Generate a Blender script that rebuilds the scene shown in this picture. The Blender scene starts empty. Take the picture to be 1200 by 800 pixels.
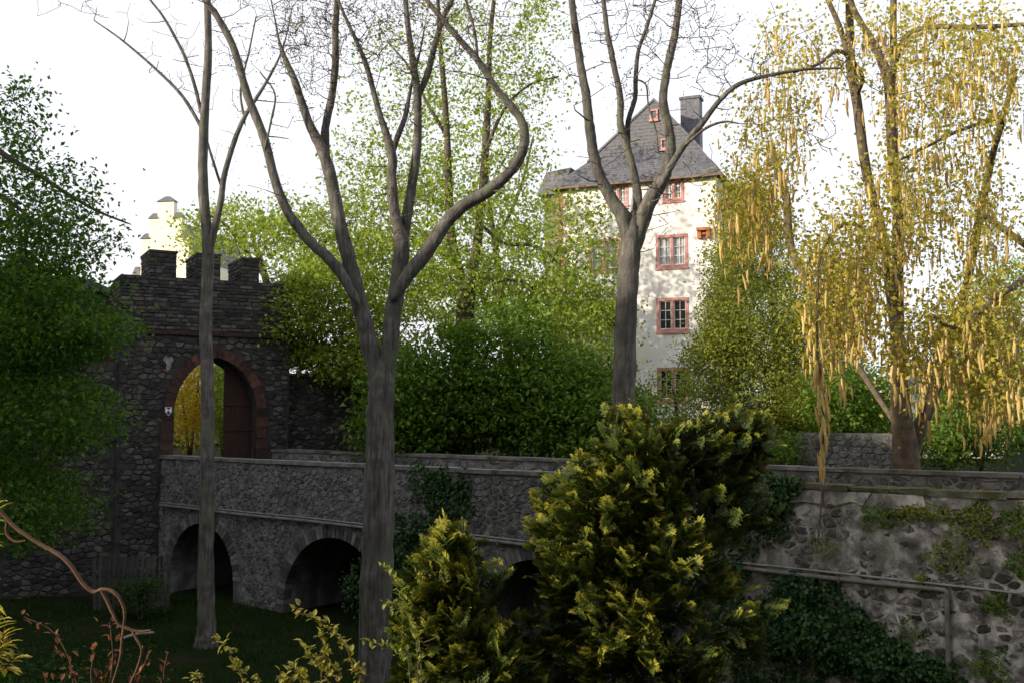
import bpy, math, random
import numpy as np
from mathutils import Vector, Matrix

R = math.radians
SC = bpy.context.scene
COL = SC.collection
EYE = 5.8                      # camera height above the moat floor (world z = 0)

# ------------------------------------------------------------------ camera
PITCH = R(4.0)
cam_d = bpy.data.cameras.new('camera'); cam = bpy.data.objects.new('camera', cam_d); COL.objects.link(cam)
cam.location = (0, 0, EYE); cam.rotation_euler = (R(90) + PITCH, 0, 0)
cam_d.sensor_width = 36; cam_d.lens = 36; cam_d.clip_end = 3000; cam_d.clip_start = 0.05
SC.camera = cam

# ------------------------------------------------------------------ sky, sun, exposure
SUN_AZ = math.atan2(-0.90, -0.43)          # from the left, a little behind the camera
SUN_EL = R(15)
world = bpy.data.worlds.new('World'); SC.world = world; world.use_nodes = True
wn = world.node_tree; wn.nodes.clear()
w_out = wn.nodes.new('ShaderNodeOutputWorld'); w_bg = wn.nodes.new('ShaderNodeBackground')
w_sky = wn.nodes.new('ShaderNodeTexSky'); w_sky.sky_type = 'NISHITA'; w_sky.sun_disc = False
w_sky.sun_elevation = SUN_EL; w_sky.sun_rotation = SUN_AZ; w_sky.air_density = 1.0; w_sky.dust_density = 4.0; w_sky.ozone_density = 1.0
w_mix = wn.nodes.new('ShaderNodeMix'); w_mix.data_type = 'RGBA'
w_mix.inputs['Factor'].default_value = 0.68                 # thin bright overcast veil over the whole sky
w_mix.inputs['B'].default_value = (9.6, 9.7, 10.2, 1)
wn.links.new(w_sky.outputs[0], w_mix.inputs['A']); wn.links.new(w_mix.outputs['Result'], w_bg.inputs[0])
w_bg.inputs[1].default_value = 0.108
wn.links.new(w_bg.outputs[0], w_out.inputs[0])

sun_d = bpy.data.lights.new('sun', 'SUN'); sun = bpy.data.objects.new('sun', sun_d); COL.objects.link(sun)
sun_d.energy = 5.0; sun_d.angle = R(1.0); sun_d.color = (1.0, 0.86, 0.67)
S = Vector((math.sin(SUN_AZ) * math.cos(SUN_EL), math.cos(SUN_AZ) * math.cos(SUN_EL), math.sin(SUN_EL)))
sun.rotation_euler = S.to_track_quat('Z', 'Y').to_euler(); sun.location = S * 60 + Vector((0, 30, 10))

SC.view_settings.view_transform = 'Standard'; SC.view_settings.look = 'None'
SC.view_settings.gamma = 1; SC.view_settings.use_curve_mapping = False; SC.view_settings.exposure = 0.5
SC.render.engine = 'CYCLES'
SC.cycles.use_denoising = True
SC.cycles.max_bounces = 6; SC.cycles.transmission_bounces = 4; SC.cycles.diffuse_bounces = 4

rng = np.random.default_rng(7)
random.seed(7)

# ------------------------------------------------------------------ pixel -> world (for a depth taken from what the thing stands on)
def at(px, py, D):
    u = (px - 600) / 1200; v = (400 - py) / 1200
    d = np.array([u, math.cos(PITCH) - v * math.sin(PITCH), math.sin(PITCH) + v * math.cos(PITCH)])
    p = d * (D / d[1]); p[2] += EYE
    return p
def W(wpx, D): return wpx * D / 1200.0

# ------------------------------------------------------------------ materials
MATS = {}
def nodes(name):
    m = bpy.data.materials.new(name); m.use_nodes = True
    nt = m.node_tree
    return m, nt, nt.nodes['Principled BSDF'], nt.nodes['Material Output']
def ramp(nt, fac, stops):
    r = nt.nodes.new('ShaderNodeValToRGB'); e = r.color_ramp.elements
    while len(e) < len(stops): e.new(0.5)
    for i, (p, c) in enumerate(stops): e[i].position = p; e[i].color = (*c, 1)
    nt.links.new(fac, r.inputs[0]); return r.outputs[0]
def noise(nt, vec, scale, detail=5, rough=0.6, dist=0.0):
    n = nt.nodes.new('ShaderNodeTexNoise'); n.inputs['Scale'].default_value = scale
    n.inputs['Detail'].default_value = detail; n.inputs['Roughness'].default_value = rough; n.inputs['Distortion'].default_value = dist
    if vec is not None: nt.links.new(vec, n.inputs['Vector'])
    return n.outputs['Fac']
def mixc(nt, fac, a, b, mode='MIX'):
    m = nt.nodes.new('ShaderNodeMix'); m.data_type = 'RGBA'; m.blend_type = mode
    for v, k in ((fac, 'Factor'), (a, 'A'), (b, 'B')):
        if hasattr(v, 'is_linked') or isinstance(v, bpy.types.NodeSocket): nt.links.new(v, m.inputs[k])
        elif isinstance(v, (int, float)): m.inputs[k].default_value = v
        else: m.inputs[k].default_value = (*v, 1)
    return m.outputs['Result']
def bump(nt, h, bsdf, strength=0.5, dist=0.02):
    b = nt.nodes.new('ShaderNodeBump'); b.inputs['Strength'].default_value = strength; b.inputs['Distance'].default_value = dist
    nt.links.new(h, b.inputs['Height']); nt.links.new(b.outputs[0], bsdf.inputs['Normal'])
def coords(nt, kind='Object'):
    return nt.nodes.new('ShaderNodeTexCoord').outputs[kind]
def surface(name, stops, scale=3.0, rough=0.9, bs=0.4, bd=0.02, bscale=20.0, per_object=0.0, streak=None, metallic=0.0, stain=None, world_co=False):
    if name in MATS: return MATS[name]
    m, nt, b, o = nodes(name)
    if world_co:
        v = nt.nodes.new('ShaderNodeNewGeometry').outputs['Position']
    else: v = coords(nt)
    c = ramp(nt, noise(nt, v, scale), stops)
    if streak:
        mp = nt.nodes.new('ShaderNodeMapping'); mp.inputs['Scale'].default_value = streak[0]; nt.links.new(v, mp.inputs[0])
        f = noise(nt, mp.outputs[0], 1.0, 4, 0.6)
        fr = ramp(nt, f, [(0.42, (0, 0, 0)), (0.68, (1, 1, 1))])
        c = mixc(nt, fr, c, streak[1])
    if stain:
        f = noise(nt, v, stain[0], 6, 0.65)
        fr = ramp(nt, f, [(stain[2], (0, 0, 0)), (stain[3], (1, 1, 1))])
        c = mixc(nt, fr, c, stain[1])
    if per_object:
        oi = nt.nodes.new('ShaderNodeObjectInfo')
        rr = ramp(nt, oi.outputs['Random'], [(0, (1 - per_object,) * 3), (1, (1 + per_object,) * 3)])
        c = mixc(nt, 1.0, c, rr, 'MULTIPLY')
    at_ = None
    nt.links.new(c, b.inputs['Base Color']); b.inputs['Roughness'].default_value = rough; b.inputs['Metallic'].default_value = metallic
    b.inputs['Specular IOR Level'].default_value = 0.25
    if bs: bump(nt, noise(nt, v, bscale, 6, 0.7), b, bs, bd)
    MATS[name] = m; return m
def tinted(name, c1, c2, rough=0.9, sc=8.0, var=0.5, bs=0.5, cm=None, smear=None, blotch=None):
    """colour by the per-piece 'tint' attribute, broken up by noise"""
    if name in MATS: return MATS[name]
    m, nt, b, o = nodes(name)
    a = nt.nodes.new('ShaderNodeAttribute'); a.attribute_name = 'tint'
    v = nt.nodes.new('ShaderNodeNewGeometry').outputs['Position']
    n = noise(nt, v, sc, 6, 0.7)
    st = [(0, c1), (1, c2)] if cm is None else [(0, c1), (0.5, cm), (1, c2)]
    c = ramp(nt, a.outputs['Fac'], st)
    g = ramp(nt, n, [(0.3, (1 - var,) * 3), (0.7, (1 + var,) * 3)])
    c = mixc(nt, 1.0, c, g, 'MULTIPLY')
    for ov, scl in ((smear, 4.6), (blotch, 0.75)):
        if ov:
            f = noise(nt, v, scl, 9, 0.72, 0.6); c = mixc(nt, ramp(nt, f, [(ov[1], (0, 0, 0)), (ov[2], (1, 1, 1))]), c, ov[0])
    nt.links.new(c, b.inputs['Base Color']); b.inputs['Roughness'].default_value = rough; b.inputs['Specular IOR Level'].default_value = 0.2
    bump(nt, noise(nt, v, sc * 3, 6, 0.7), b, bs, 0.02)
    MATS[name] = m; return m
def leafmat(name, c1, c2, cm=None, trans=0.4, rough=0.5, spec=0.25):
    if name in MATS: return MATS[name]
    m, nt, b, o = nodes(name)
    a = nt.nodes.new('ShaderNodeAttribute'); a.attribute_name = 'tint'
    st = [(0, c1), (1, c2)] if cm is None else [(0, c1), (0.5, cm), (1, c2)]
    c = ramp(nt, a.outputs['Fac'], st)
    nt.links.new(c, b.inputs['Base Color']); b.inputs['Roughness'].default_value = rough; b.inputs['Specular IOR Level'].default_value = spec
    t = nt.nodes.new('ShaderNodeBsdfTranslucent'); nt.links.new(mixc(nt, 1.0, c, (1.25, 1.2, 0.6), 'MULTIPLY'), t.inputs[0])
    mx = nt.nodes.new('ShaderNodeMixShader'); mx.inputs[0].default_value = trans
    nt.links.new(b.outputs[0], mx.inputs[1]); nt.links.new(t.outputs[0], mx.inputs[2]); nt.links.new(mx.outputs[0], o.inputs[0])
    MATS[name] = m; return m

# ------------------------------------------------------------------ objects
def tag(o, label=None, cat=None, group=None, kind=None):
    if label: o['label'] = label
    if cat: o['category'] = cat
    if group: o['group'] = group
    if kind: o['kind'] = kind
    return o
def empty(name, loc=(0, 0, 0), rz=0.0, label=None, cat=None, group=None):
    o = bpy.data.objects.new(name, None); COL.objects.link(o); o.empty_display_size = 0.3
    o.location = loc; o.rotation_euler = (0, 0, rz)
    return tag(o, label, cat, group)
def link(name, me, mat, parent=None, smooth=False):
    o = bpy.data.objects.new(name, me); COL.objects.link(o)
    if mat and not me.materials: me.materials.append(mat)
    if smooth: me.polygons.foreach_set('use_smooth', [True] * len(me.polygons))
    if parent: o.parent = parent
    return o
def npmesh(name, V, F, tint=None):
    V = np.asarray(V, np.float32); F = np.asarray(F, np.int32); k = F.shape[1]
    me = bpy.data.meshes.new(name)
    me.vertices.add(len(V)); me.vertices.foreach_set('co', V.ravel())
    me.loops.add(F.size); me.loops.foreach_set('vertex_index', F.ravel())
    me.polygons.add(len(F)); me.polygons.foreach_set('loop_start', np.arange(0, F.size, k, dtype=np.int32))
    me.update(calc_edges=True)
    if tint is not None:
        a = me.attributes.new('tint', 'FLOAT', 'POINT'); a.data.foreach_set('value', np.asarray(tint, np.float32))
    return me
class MB:
    def __init__(s): s.v = []; s.f = []; s.t = []
    def add(s, V, F, tint=None):
        n = len(s.v); s.v += [tuple(p) for p in V]; s.f += [tuple(i + n for i in f) for f in F]
        s.t += [0.5 if tint is None else tint] * len(V); return s
    def box(s, x0, x1, y0, y1, z0, z1, j=0.0, tint=None):
        V = [(x, y, z) for x in (x0, x1) for y in (y0, y1) for z in (z0, z1)]
        if j: V = [tuple(c + random.uniform(-j, j) for c in p) for p in V]
        return s.add(V, [(0, 1, 3, 2), (4, 6, 7, 5), (0, 4, 5, 1), (2, 3, 7, 6), (0, 2, 6, 4), (1, 5, 7, 3)], tint)
    def prism(s, poly, y0, y1, tint=None):
        """polygon in x,z extruded along y"""
        n = len(poly)
        V = [(x, y0, z) for x, z in poly] + [(x, y1, z) for x, z in poly]
        F = [tuple(range(n)), tuple(range(2 * n - 1, n - 1, -1))] + [(i, i + n, (i + 1) % n + n, (i + 1) % n) for i in range(n)]
        return s.add(V, F, tint)
    def mesh(s, name):
        me = bpy.data.meshes.new(name); me.from_pydata(s.v, [], s.f); me.update()
        a = me.attributes.new('tint', 'FLOAT', 'POINT'); a.data.foreach_set('value', np.array(s.t, np.float32))
        return me
    def build(s, name, mat, parent=None, smooth=False): return link(name, s.mesh(name), mat, parent, smooth)

# ---- tubes
def frames(P):
    T = np.gradient(P, axis=0); T /= np.linalg.norm(T, axis=1)[:, None] + 1e-9
    mean = np.abs(T.mean(0)); ref = np.zeros(3); ref[np.argmin(mean)] = 1
    A = np.cross(T, ref); A /= np.linalg.norm(A, axis=1)[:, None] + 1e-9
    return A, np.cross(T, A)
class Tubes:
    def __init__(s): s.V = []; s.F = []; s.n = 0; s.t = []
    def add(s, P, r, sides=6, rough=0.0, tint=0.5):
        P = np.asarray(P, float); r = np.asarray(r, float); n = len(P)
        A, B = frames(P)
        th = np.linspace(0, 2 * np.pi, sides, endpoint=False)
        rr = np.repeat(r[:, None], sides, 1)
        if rough: rr = rr * (1 + rng.normal(0, rough, rr.shape))
        V = P[:, None, :] + rr[:, :, None] * (np.cos(th)[None, :, None] * A[:, None, :] + np.sin(th)[None, :, None] * B[:, None, :])
        i = np.arange(n - 1)[:, None] * sides + np.arange(sides)[None, :]
        j = np.arange(n - 1)[:, None] * sides + (np.arange(sides)[None, :] + 1) % sides
        F = np.stack([i, j, j + sides, i + sides], -1).reshape(-1, 4) + s.n
        s.V.append(V.reshape(-1, 3)); s.F.append(F); s.n += n * sides; s.t.append(np.full(n * sides, tint))
    def mesh(s, name): return npmesh(name, np.concatenate(s.V), np.concatenate(s.F), np.concatenate(s.t))
    def build(s, name, mat, parent=None): return link(name, s.mesh(name), mat, parent, True)
def smooth_path(P, n_per=5):
    P = np.asarray(P, float); out = []
    Q = np.vstack([2 * P[0] - P[1], P, 2 * P[-1] - P[-2]])
    for i in range(1, len(Q) - 2):
        for t in np.linspace(0, 1, n_per, endpoint=False):
            a, b, c, d = Q[i - 1], Q[i], Q[i + 1], Q[i + 2]
            out.append(0.5 * ((2 * b) + (c - a) * t + (2 * a - 5 * b + 4 * c - d) * t * t + (3 * b - a - 3 * c + d) * t ** 3))
    out.append(P[-1]); return np.array(out)

# ---- leaves: kites of four corners, each with its own tint
def leaf_arrays(P, size, aspect=0.55, droop=0.0, face=None, tint=None, axis=None, fold=0.18):
    n = len(P); P = np.asarray(P, float)
    ax = rng.normal(size=(n, 3)) if axis is None else np.asarray(axis, float) + rng.normal(0, 0.35, (n, 3))
    ax[:, 2] -= droop; ax /= np.linalg.norm(ax, axis=1)[:, None] + 1e-9
    nr = rng.normal(size=(n, 3))
    if face is not None: nr = nr * 0.45 + np.asarray(face)
    sd = np.cross(ax, nr); sd /= np.linalg.norm(sd, axis=1)[:, None] + 1e-9
    up = np.cross(sd, ax)
    L = (np.asarray(size) * rng.uniform(0.65, 1.3, n))[:, None] if np.ndim(size) == 0 else np.asarray(size)[:, None]
    w = L * aspect * 0.5
    V = np.stack([P, P + ax * L * 0.45 + sd * w + up * L * fold, P + ax * L, P + ax * L * 0.45 - sd * w + up * L * fold], 1).reshape(-1, 3)
    F = np.arange(4 * n).reshape(n, 4)
    t = rng.uniform(0, 1, n) if tint is None else np.clip(np.asarray(tint) + rng.normal(0, 0.12, n), 0, 1)
    return V, F, np.repeat(t, 4)
class Leaves:
    def __init__(s): s.V = []; s.F = []; s.t = []; s.n = 0
    def put(s, V, F, t): s.V.append(V); s.F.append(F + s.n); s.t.append(t); s.n += len(V)
    def add(s, P, size, **k):
        if len(P): s.put(*leaf_arrays(P, size, **k))
    def build(s, name, mat, parent=None, kind='stuff'):
        o = link(name, npmesh(name, np.concatenate(s.V), np.concatenate(s.F), np.concatenate(s.t)), mat, parent)
        if kind: o['kind'] = kind
        return o

# ---- a tree's skeleton: traced limbs, then branches that reach for points of the crown
class Skeleton:
    def __init__(s, cap=60000):
        s.N = np.zeros((cap, 3)); s.r = np.zeros(cap); s.n = 0
        s.limbs = Tubes(); s.twigs = Tubes(); s.tips = []
    def nodes_add(s, P, r):
        k = len(P); s.N[s.n:s.n + k] = P; s.r[s.n:s.n + k] = r; s.n += k
    def limb(s, pts, D=None, sides=10, wob=0.0, depth=None, per=5, rough=0.03):
        """pts: (px, py, width_px[, D])"""
        P = []; r = []
        for i, q in enumerate(pts):
            d = q[3] if len(q) > 3 else D
            P.append(at(q[0], q[1], d)); r.append(W(q[2], d) / 2)
        return s.limb_w(P, r, sides, wob, per, rough)
    def limb_w(s, P, r, sides=10, wob=0.0, per=5, rough=0.03):
        Q = smooth_path(P, per); rr = np.interp(np.linspace(0, 1, len(Q)), np.linspace(0, 1, len(r)), r)
        if wob: Q[1:-1] += rng.normal(0, 1, (len(Q) - 2, 3)) * wob * rr[1:-1, None]
        s.limbs.add(Q, rr, sides, rough); s.nodes_add(Q, rr); return Q
    def reach(s, T, arch=0.12, rtip=0.006, rk=0.006, step=0.6, jit=0.05, sides=5, up_pen=0.6, rmax=0.07, minr=0.0):
        T = np.asarray(T, float)
        d0 = np.min(np.linalg.norm(T[:, None, :] - s.N[None, :s.n:4, :], axis=2), axis=1)
        for i in np.argsort(d0):
            t = T[i]; D = s.N[:s.n] - t
            d = np.linalg.norm(D, axis=1) + up_pen * np.maximum(D[:, 2], 0) + (s.r[:s.n] < minr) * 3
            k = int(np.argmin(d)); a = s.N[k].copy(); L = np.linalg.norm(t - a)
            if L < 0.05: s.tips.append((t, t - a)); continue
            m = max(3, int(L / step) + 2)
            c = (a + t) / 2 + np.array([0, 0, arch * L]) + rng.normal(0, 0.08 * L, 3)
            u = np.linspace(0, 1, m)[:, None]
            Q = (1 - u) ** 2 * a + 2 * u * (1 - u) * c + u ** 2 * t
            Q[1:-1] += rng.normal(0, jit * min(L, 2), (m - 2, 3))
            r0 = min(s.r[k] * 0.75, rtip + rk * L, rmax); r0 = max(r0, rtip)
            rr = np.linspace(r0, rtip, m)
            s.twigs.add(Q, rr, sides if r0 > 0.012 else 3); s.nodes_add(Q[1:], rr[1:])
            s.tips.append((t, Q[-1] - Q[-2]))
    def pts_along(s, n, spread):
        k = rng.integers(0, s.n, n); return s.N[k] + rng.normal(0, spread, (n, 3))
def blob(px, py, rx, ry, D, rD, n, shell=0.0):
    """n points in an ellipsoid seen at px,py with half-axes rx,ry in pixels, depth D +- rD"""
    out = []
    while len(out) < n:
        q = rng.uniform(-1, 1, 3); l = np.linalg.norm(q)
        if l > 1 or l < shell: continue
        d = D + q[2] * rD
        out.append(at(px + q[0] * rx * D / d, py + q[1] * ry * D / d, d))
    return np.array(out)
def clusters(T, n, sp):
    T = np.asarray(T); k = np.repeat(np.arange(len(T)), n)
    return T[k] + rng.normal(0, 1, (len(k), 3)) * np.asarray(sp)
def tree_parts(root_label, cat, name, sk, leaves, lmat, bark, base, group=None, twig='branches', crown='crown'):
    root = empty(name, (0, 0, 0), 0, root_label, cat, group)
    root.location = base; inv = Matrix.Translation(-Vector(base))
    t = sk.limbs.build('trunk', bark, root); ob = [t]
    if sk.twigs.n:
        b = sk.twigs.build(twig, bark, root); b['kind'] = 'stuff'; ob.append(b)
    if leaves is not None and leaves.n: ob.append(leaves.build(crown, lmat, root))
    for o in ob: o.data.transform(inv)
    return root

# ---- stones
def clip(poly, nx, ny, d):
    out = []; n = len(poly)
    for i in range(n):
        a = poly[i]; b = poly[(i + 1) % n]
        sa = a[0] * nx + a[1] * ny - d; sb = b[0] * nx + b[1] * ny - d
        if sa <= 0: out.append(a)
        if sa * sb < 0:
            t = sa / (sa - sb); out.append((a[0] + (b[0] - a[0]) * t, a[1] + (b[1] - a[1]) * t))
    return out
def rubble(x0, x1, z0, z1, sx, sz, jit=0.42, keep=None, gap=0.018):
    """irregular cells filling a rectangle, shrunk by the joint; keep(poly) filters"""
    nx = int((x1 - x0) / sx) + 3; nz = int((z1 - z0) / sz) + 3
    P = {}
    for i in range(nx):
        for j in range(nz):
            P[i, j] = (x0 + (i - 1 + 0.5 * (j % 2) + rng.uniform(-jit, jit)) * sx, z0 + (j - 1 + rng.uniform(-jit, jit)) * sz)
    cells = []
    asp = sx / sz
    for (i, j), p in P.items():
        if not (x0 < p[0] < x1 and z0 < p[1] < z1): continue
        poly = [(x0, z0), (x1, z0), (x1, z1), (x0, z1)]
        for di in range(-2, 3):
            for dj in range(-2, 3):
                if (di or dj) and (i + di, j + dj) in P:
                    q = P[i + di, j + dj]
                    nxv = (q[0] - p[0]); nzv = (q[1] - p[1]) * asp * asp
                    mx = (p[0] + q[0]) / 2; mz = (p[1] + q[1]) / 2
                    poly = clip(poly, nxv, nzv, nxv * mx + nzv * mz)
                    if len(poly) < 3: break
            if len(poly) < 3: break
        if len(poly) < 3: continue
        cx = sum(a for a, b in poly) / len(poly); cz = sum(b for a, b in poly) / len(poly)
        g = gap * rng.uniform(0.5, 1.9)
        q = []
        for a, b in poly:
            l = math.hypot(a - cx, b - cz) + 1e-6; f = max(0.45, 1 - g * 1.35 / l)
            q.append((cx + (a - cx) * f, cz + (b - cz) * f))
        # drop near-duplicate corners
        q = [q[k] for k in range(len(q)) if math.hypot(q[k][0] - q[k - 1][0], q[k][1] - q[k - 1][1]) > 0.02]
        if len(q) < 3: continue
        if keep is None or keep(q): cells.append(q)
    return cells
def courses(x0, x1, z0, z1, h, lmin, lmax, keep=None, gap=0.012):
    cells = []; z = z0
    while z < z1 - 0.04:
        hh = min(h * rng.uniform(0.75, 1.35), z1 - z); x = x0 - rng.uniform(0, lmax)
        while x < x1:
            l = rng.uniform(lmin, lmax); a, b = max(x, x0), min(x + l, x1); x += l
            if b - a < 0.08: continue
            j = lambda: rng.uniform(-0.012, 0.012)
            q = [(a + gap + j(), z + gap + j()), (b - gap + j(), z + gap + j()), (b - gap + j(), z + hh - gap + j()), (a + gap + j(), z + hh - gap + j())]
            if keep is None or keep(q): cells.append(q)
        z += hh
    return cells
def stone_geo(poly, depth, y0=0.0):
    n = len(poly); cx = sum(p[0] for p in poly) / n; cz = sum(p[1] for p in poly) / n
    # wear the corners: add a mid point on every edge, slightly bulged
    pts = []
    for k in range(n):
        a, b = poly[k], poly[(k + 1) % n]
        pts.append((a[0] + (cx - a[0]) * 0.10, a[1] + (cz - a[1]) * 0.10))
        if n < 7: pts.append(((a[0] + b[0]) / 2 + rng.normal(0, 0.008), (a[1] + b[1]) / 2 + rng.normal(0, 0.008)))
    m = len(pts); tilt = rng.normal(0, 0.05, 2)
    V = []
    for s_, d in ((1.0, -0.03), (0.97, depth * 0.55), (0.78, depth)):
        for x, z in pts:
            xx = cx + (x - cx) * s_; zz = cz + (z - cz) * s_
            dy = d + (0 if d < 0 else (xx - cx) * tilt[0] + (zz - cz) * tilt[1] + rng.normal(0, 0.004))
            V.append((xx, y0 - dy, zz))
    F = [tuple(range(2 * m, 3 * m))]
    for k in range(2):
        for i in range(m): F.append((k * m + i, k * m + (i + 1) % m, (k + 1) * m + (i + 1) % m, (k + 1) * m + i))
    return V, F
def lay(cells, parent, mat, depth=(0.02, 0.05), single=300, order=None, y0=0.0, piece='stone', mass='stonework'):
    """the stones that show largest as objects of their own, the rest joined"""
    if order: cells = sorted(cells, key=order)
    mb = MB()
    for k, q in enumerate(cells):
        V, F = stone_geo(q, rng.uniform(*depth), y0); t = float(rng.uniform(0, 1))
        if k < single:
            m1 = MB(); m1.add(V, F, t); m1.build(piece, mat, parent)
        else: mb.add(V, F, t)
    if mb.v: mb.build(mass, mat, parent)['kind'] = 'stuff'

# ------------------------------------------------------------------ material set
M_mortar = surface('lime_mortar', [(0.3, (0.08, 0.078, 0.077)), (0.5, (0.155, 0.152, 0.149)), (0.7, (0.30, 0.294, 0.288))], 2.2, 0.95, 0.8, 0.03, 14, streak=((1.2, 1.2, 0.25), (0.07, 0.075, 0.065)))
M_mortar_old = surface('old_plaster', [(0.34, (0.06, 0.056, 0.05)), (0.47, (0.20, 0.19, 0.18)), (0.62, (0.55, 0.53, 0.50))], 2.4, 0.95, 0.9, 0.04, 10, streak=((1.0, 1.0, 0.3), (0.10, 0.10, 0.075)))
M_stone = tinted('grey_rubble', (0.045, 0.045, 0.047), (0.17, 0.166, 0.162), cm=(0.09, 0.089, 0.089), sc=11, var=0.7, smear=((0.20, 0.196, 0.192), 0.47, 0.60), blotch=((0.045, 0.05, 0.042), 0.5, 0.66))
M_basalt = tinted('dark_basalt', (0.035, 0.034, 0.036), (0.26, 0.24, 0.225), cm=(0.085, 0.078, 0.075), sc=9, var=0.6, smear=((0.36, 0.345, 0.33), 0.51, 0.60), blotch=((0.05, 0.05, 0.036), 0.48, 0.62))
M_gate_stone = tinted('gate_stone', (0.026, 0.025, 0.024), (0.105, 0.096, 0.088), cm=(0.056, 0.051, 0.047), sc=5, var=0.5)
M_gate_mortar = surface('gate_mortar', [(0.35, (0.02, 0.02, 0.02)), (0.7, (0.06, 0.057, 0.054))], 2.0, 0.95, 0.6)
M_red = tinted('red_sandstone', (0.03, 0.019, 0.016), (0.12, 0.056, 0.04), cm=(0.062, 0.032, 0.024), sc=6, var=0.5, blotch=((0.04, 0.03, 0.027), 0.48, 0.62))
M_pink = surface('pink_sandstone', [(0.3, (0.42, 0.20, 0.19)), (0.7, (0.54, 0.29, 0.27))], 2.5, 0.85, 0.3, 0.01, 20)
M_coping_old = surface('mossy_coping', [(0.3, (0.05, 0.048, 0.035)), (0.5, (0.10, 0.095, 0.075)), (0.7, (0.20, 0.19, 0.17))], 2.6, 0.95, 0.9, 0.03, 11, stain=(1.7, (0.06, 0.055, 0.018), 0.45, 0.6))
M_coping = surface('coping_stone', [(0.3, (0.085, 0.083, 0.078)), (0.7, (0.21, 0.205, 0.195))], 2.4, 0.9, 0.5, 0.02, 15, stain=(1.1, (0.05, 0.06, 0.02), 0.5, 0.66))
M_render_house = surface('white_render', [(0.3, (0.79, 0.77, 0.75)), (0.7, (0.88, 0.87, 0.86))], 0.7, 0.92, 0.25, 0.01, 18, streak=((0.8, 0.8, 0.12), (0.76, 0.71, 0.67)))
M_cream = surface('cream_render', [(0.3, (0.78, 0.70, 0.52)), (0.7, (0.86, 0.79, 0.62))], 0.5, 0.92, 0.1)
M_slate = surface('slate', [(0.3, (0.06, 0.064, 0.08)), (0.7, (0.15, 0.155, 0.185))], 6.0, 0.55, 0.4, 0.02, 9, stain=(0.8, (0.13, 0.125, 0.125), 0.48, 0.7))
M_greywall = surface('grey_roughcast', [(0.3, (0.16, 0.15, 0.12)), (0.7, (0.27, 0.26, 0.21))], 1.2, 0.95, 0.4)
M_white = surface('white_paint', [(0.3, (0.72, 0.72, 0.70)), (0.7, (0.82, 0.82, 0.80))], 3, 0.5, 0.05)
M_curtain = surface('curtain', [(0.3, (0.55, 0.59, 0.64)), (0.7, (0.80, 0.83, 0.86))], 9, 0.9, 0.1)
M_wood = surface('dark_wood', [(0.3, (0.02, 0.011, 0.008)), (0.7, (0.045, 0.024, 0.016))], 6, 0.75, 0.5, 0.01, 30, streak=((14, 14, 0.8), (0.03, 0.014, 0.01)))
M_fence = surface('brown_picket', [(0.3, (0.12, 0.055, 0.03)), (0.7, (0.24, 0.12, 0.06))], 6, 0.8, 0.3, per_object=0.25)
M_oldfence = surface('grey_planks', [(0.3, (0.03, 0.03, 0.028)), (0.7, (0.08, 0.075, 0.07))], 6, 0.85, 0.3, per_object=0.3)
M_pipe = surface('galvanised_pipe', [(0.3, (0.14, 0.145, 0.15)), (0.7, (0.27, 0.275, 0.28))], 4, 0.5, 0.1, 0.004, 30, metallic=0.35, stain=(3, (0.16, 0.13, 0.10), 0.55, 0.7))
M_pipe2 = surface('painted_pipe', [(0.3, (0.09, 0.088, 0.08)), (0.7, (0.19, 0.185, 0.165))], 4, 0.6, 0.1, 0.004, 30, stain=(3, (0.12, 0.09, 0.06), 0.55, 0.7))
M_bark = surface('grey_bark', [(0.25, (0.06, 0.055, 0.049)), (0.5, (0.125, 0.117, 0.106)), (0.78, (0.235, 0.222, 0.204))], 3.0, 0.9, 0.9, 0.03, 22, streak=((16, 16, 1.6), (0.045, 0.041, 0.036)), stain=(1.3, (0.11, 0.125, 0.08), 0.52, 0.68), world_co=True)
M_bark_dark = surface('dark_bark', [(0.3, (0.045, 0.038, 0.03)), (0.7, (0.11, 0.095, 0.075))], 4.0, 0.92, 0.9, 0.02, 25, world_co=True)
M_bark_gold = surface('birch_brown_bark', [(0.3, (0.06, 0.045, 0.033)), (0.7, (0.16, 0.125, 0.09))], 4.0, 0.92, 0.9, 0.02, 25, world_co=True)
M_twig_red = surface('red_brown_bark', [(0.3, (0.05, 0.024, 0.015)), (0.7, (0.14, 0.078, 0.05))], 14.0, 0.8, 0.5, 0.004, 60, world_co=True)
L_dark = leafmat('leaf_dark_green', (0.010, 0.032, 0.006), (0.04, 0.085, 0.014), trans=0.3, spec=0.08)
L_hedge = leafmat('leaf_hedge', (0.045, 0.11, 0.014), (0.16, 0.26, 0.04), trans=0.42, spec=0.12)
L_left = leafmat('leaf_left_tree', (0.028, 0.085, 0.012), (0.11, 0.21, 0.032), trans=0.45, spec=0.10)
L_fresh = leafmat('leaf_fresh', (0.12, 0.22, 0.025), (0.34, 0.40, 0.07), trans=0.5)
L_mid = leafmat('leaf_mid_green', (0.06, 0.13, 0.018), (0.17, 0.26, 0.04), trans=0.45)
L_vase = leafmat('leaf_olive', (0.12, 0.17, 0.022), (0.31, 0.33, 0.06), trans=0.48)
L_gold = leafmat('leaf_yellow_green', (0.24, 0.24, 0.03), (0.52, 0.45, 0.09), trans=0.5)
L_catkin = leafmat('catkin', (0.46, 0.33, 0.10), (0.74, 0.60, 0.28), trans=0.38, rough=0.8)
L_ivy = leafmat('leaf_ivy', (0.010, 0.035, 0.009), (0.04, 0.095, 0.02), trans=0.15, rough=0.4, spec=0.2)
L_conifer = leafmat('conifer_spray', (0.008, 0.020, 0.004), (0.36, 0.34, 0.045), cm=(0.052, 0.08, 0.010), trans=0.15, rough=0.6)
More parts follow.
